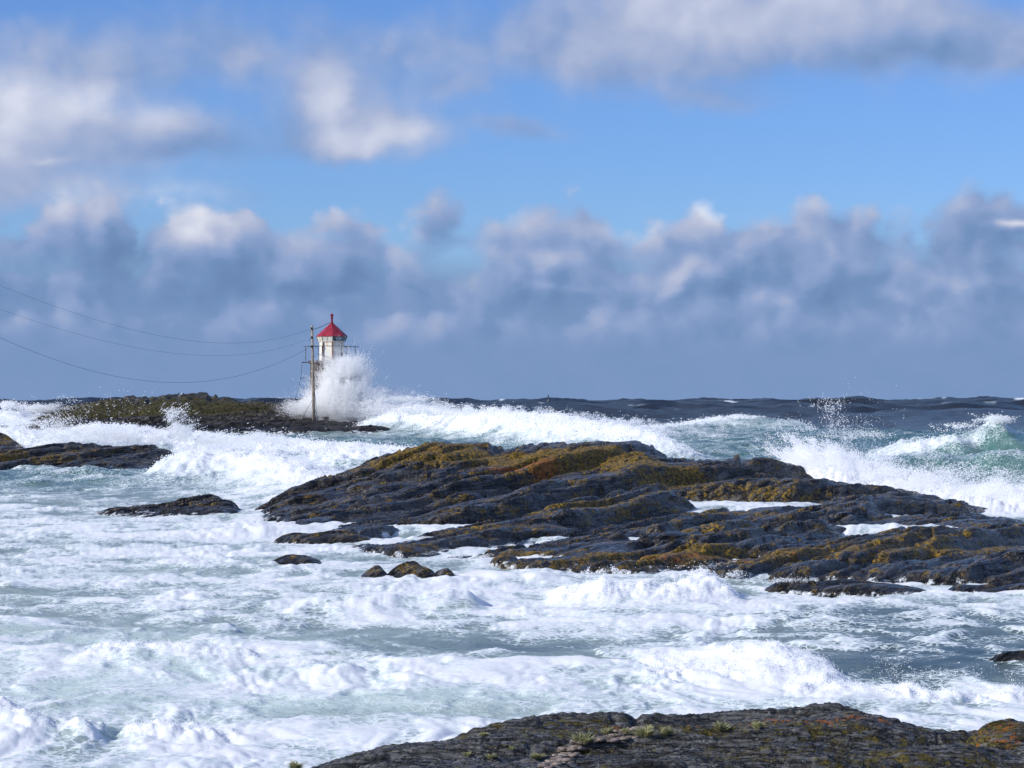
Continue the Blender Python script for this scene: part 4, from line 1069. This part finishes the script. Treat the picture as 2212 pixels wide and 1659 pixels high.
spray("wave_spray", "spray curtain rising where the swell hits the back of the largest rock", [
    (1745,985,99,55,42,1.6,40000),(1800,1005,98,60,40,1.6,40000),(1880,1040,96,80,36,1.6,44000),(1980,1060,93,80,34,1.5,42000),(2080,1078,91,80,32,1.4,40000),(2180,1080,89,90,40,1.4,60000),(2200,1108,87,70,22,1.2,30000),(2080,1098,88.5,60,16,1.0,16000),(1960,1082,91,60,12,1.0,10000),(2290,1085,88,80,46,1.4,24000),
    (1700,1000,98,40,26,1.2,9000),(1800,930,99,42,50,1.2,1500),(1790,880,99,26,26,1,500),(1850,935,99,90,50,1.4,900),(1840,840,99,60,40,1,60),(1700,960,99,50,30,1.2,2500),(1900,985,97,90,24,1.4,4500),(2050,1020,94,120,22,1.4,5000)], 105, .55, -.10, (.007, .024), .45, (1850,1150,96))
spray("wave_spray", "surf spray bursting over the left skerry in front of the islet", [
    (150,946,152,60,18,2.4,24000),(220,938,152,60,18,2.2,18000),(300,945,150,70,15,2.4,20000),(390,925,150,24,22,2,8000),(470,952,148,60,14,2.4,16000),(115,915,152,40,26,2,3000),(150,880,152,70,26,2,900),(260,870,152,60,40,2,260),
    (560,945,146,80,14,2.4,12000),(380,895,150,26,20,1.4,3000),(60,915,160,60,14,2,8000)], 107, .8, -.02, (.010, .034), .45, (230,1000,150))
spray("wave_spray", "white surf tumbling right of the left skerry", [
    (440,985,129,46,22,1.8,18000),(500,1000,123,60,22,1.8,22000),(560,1010,117,60,22,1.8,22000),(620,1020,112,60,20,1.6,16000),(600,1045,104,60,14,1.4,12000),(420,1005,130,30,18,1.4,6000),(520,960,124,60,12,1.4,2500)], 109, .7, .0, (.009, .034))
spray("wave_spray", "distant spray behind the islet's left end", [(75,882,258,40,10,2,6000),(15,872,258,30,8,2,3500),(120,880,258,30,8,2,1500)], 111, 1.2, .0, (.02, .06))
spray("wave_spray", "spray on the crest of the rearing teal wave at the right", [(2150,906,139,34,9,1.4,6000),(2070,922,140,40,8,1.4,4500),(2175,903,139,14,10,1,1800),(1870,940,144,50,10,1.5,2500),(1560,925,210,20,12,1.5,1500)], 113, .6, .0, (.009, .035))
spray("foam_splash", "torn foam splash on the small breaker near the lower right rocks", [(1640,1425,34.8,46,22,.35,9000),(1690,1420,34.8,34,22,.3,6000),(1560,1425,35,60,16,.4,5000),(1500,1435,35,70,14,.4,3500),(1650,1395,35,40,12,.3,500)], 115, .16, .05, (.0025, .010))
spray("foam_splash", "scattered drops over the dark water near the lower right corner", [(1980,1458,34.6,110,18,.5,1500),(2100,1462,34.4,90,20,.5,1500),(2180,1470,34.2,60,20,.5,1200),(1930,1430,35,60,16,.4,250),(2030,1492,33,120,8,.3,1200)], 117, .2, .05, (.0025, .010))
spray("foam_splash", "thin glassy splash standing up in the pale green water", [(634,1418,36,9,17,.08,700),(655,1434,36,42,7,.2,1500),(590,1440,36,50,5,.2,500)], 119, .12, -.1, (.0025, .009))
spray("foam_splash", "splash of drops at the lower left corner", [(40,1555,28.6,50,26,.3,3500),(80,1570,28.5,40,18,.3,1500),(150,1640,26.8,60,8,.2,400)], 121, .14, .05, (.002, .008))
spray("foam_splash", "small jets of foam at the front foot of the largest rock", [(1290,1236,49,28,9,.2,1500),(1470,1238,49,30,12,.2,2500),(1520,1232,49,26,12,.2,2500),(1590,1240,49.6,22,10,.2,900),(1700,1252,50,70,6,.2,1200),(1330,1232,49,30,8,.2,1200)], 123, .18, .0, (.003, .012))
print("tris", sum(len(o.data.polygons)*2 for o in bpy.data.objects if o.type == 'MESH'))
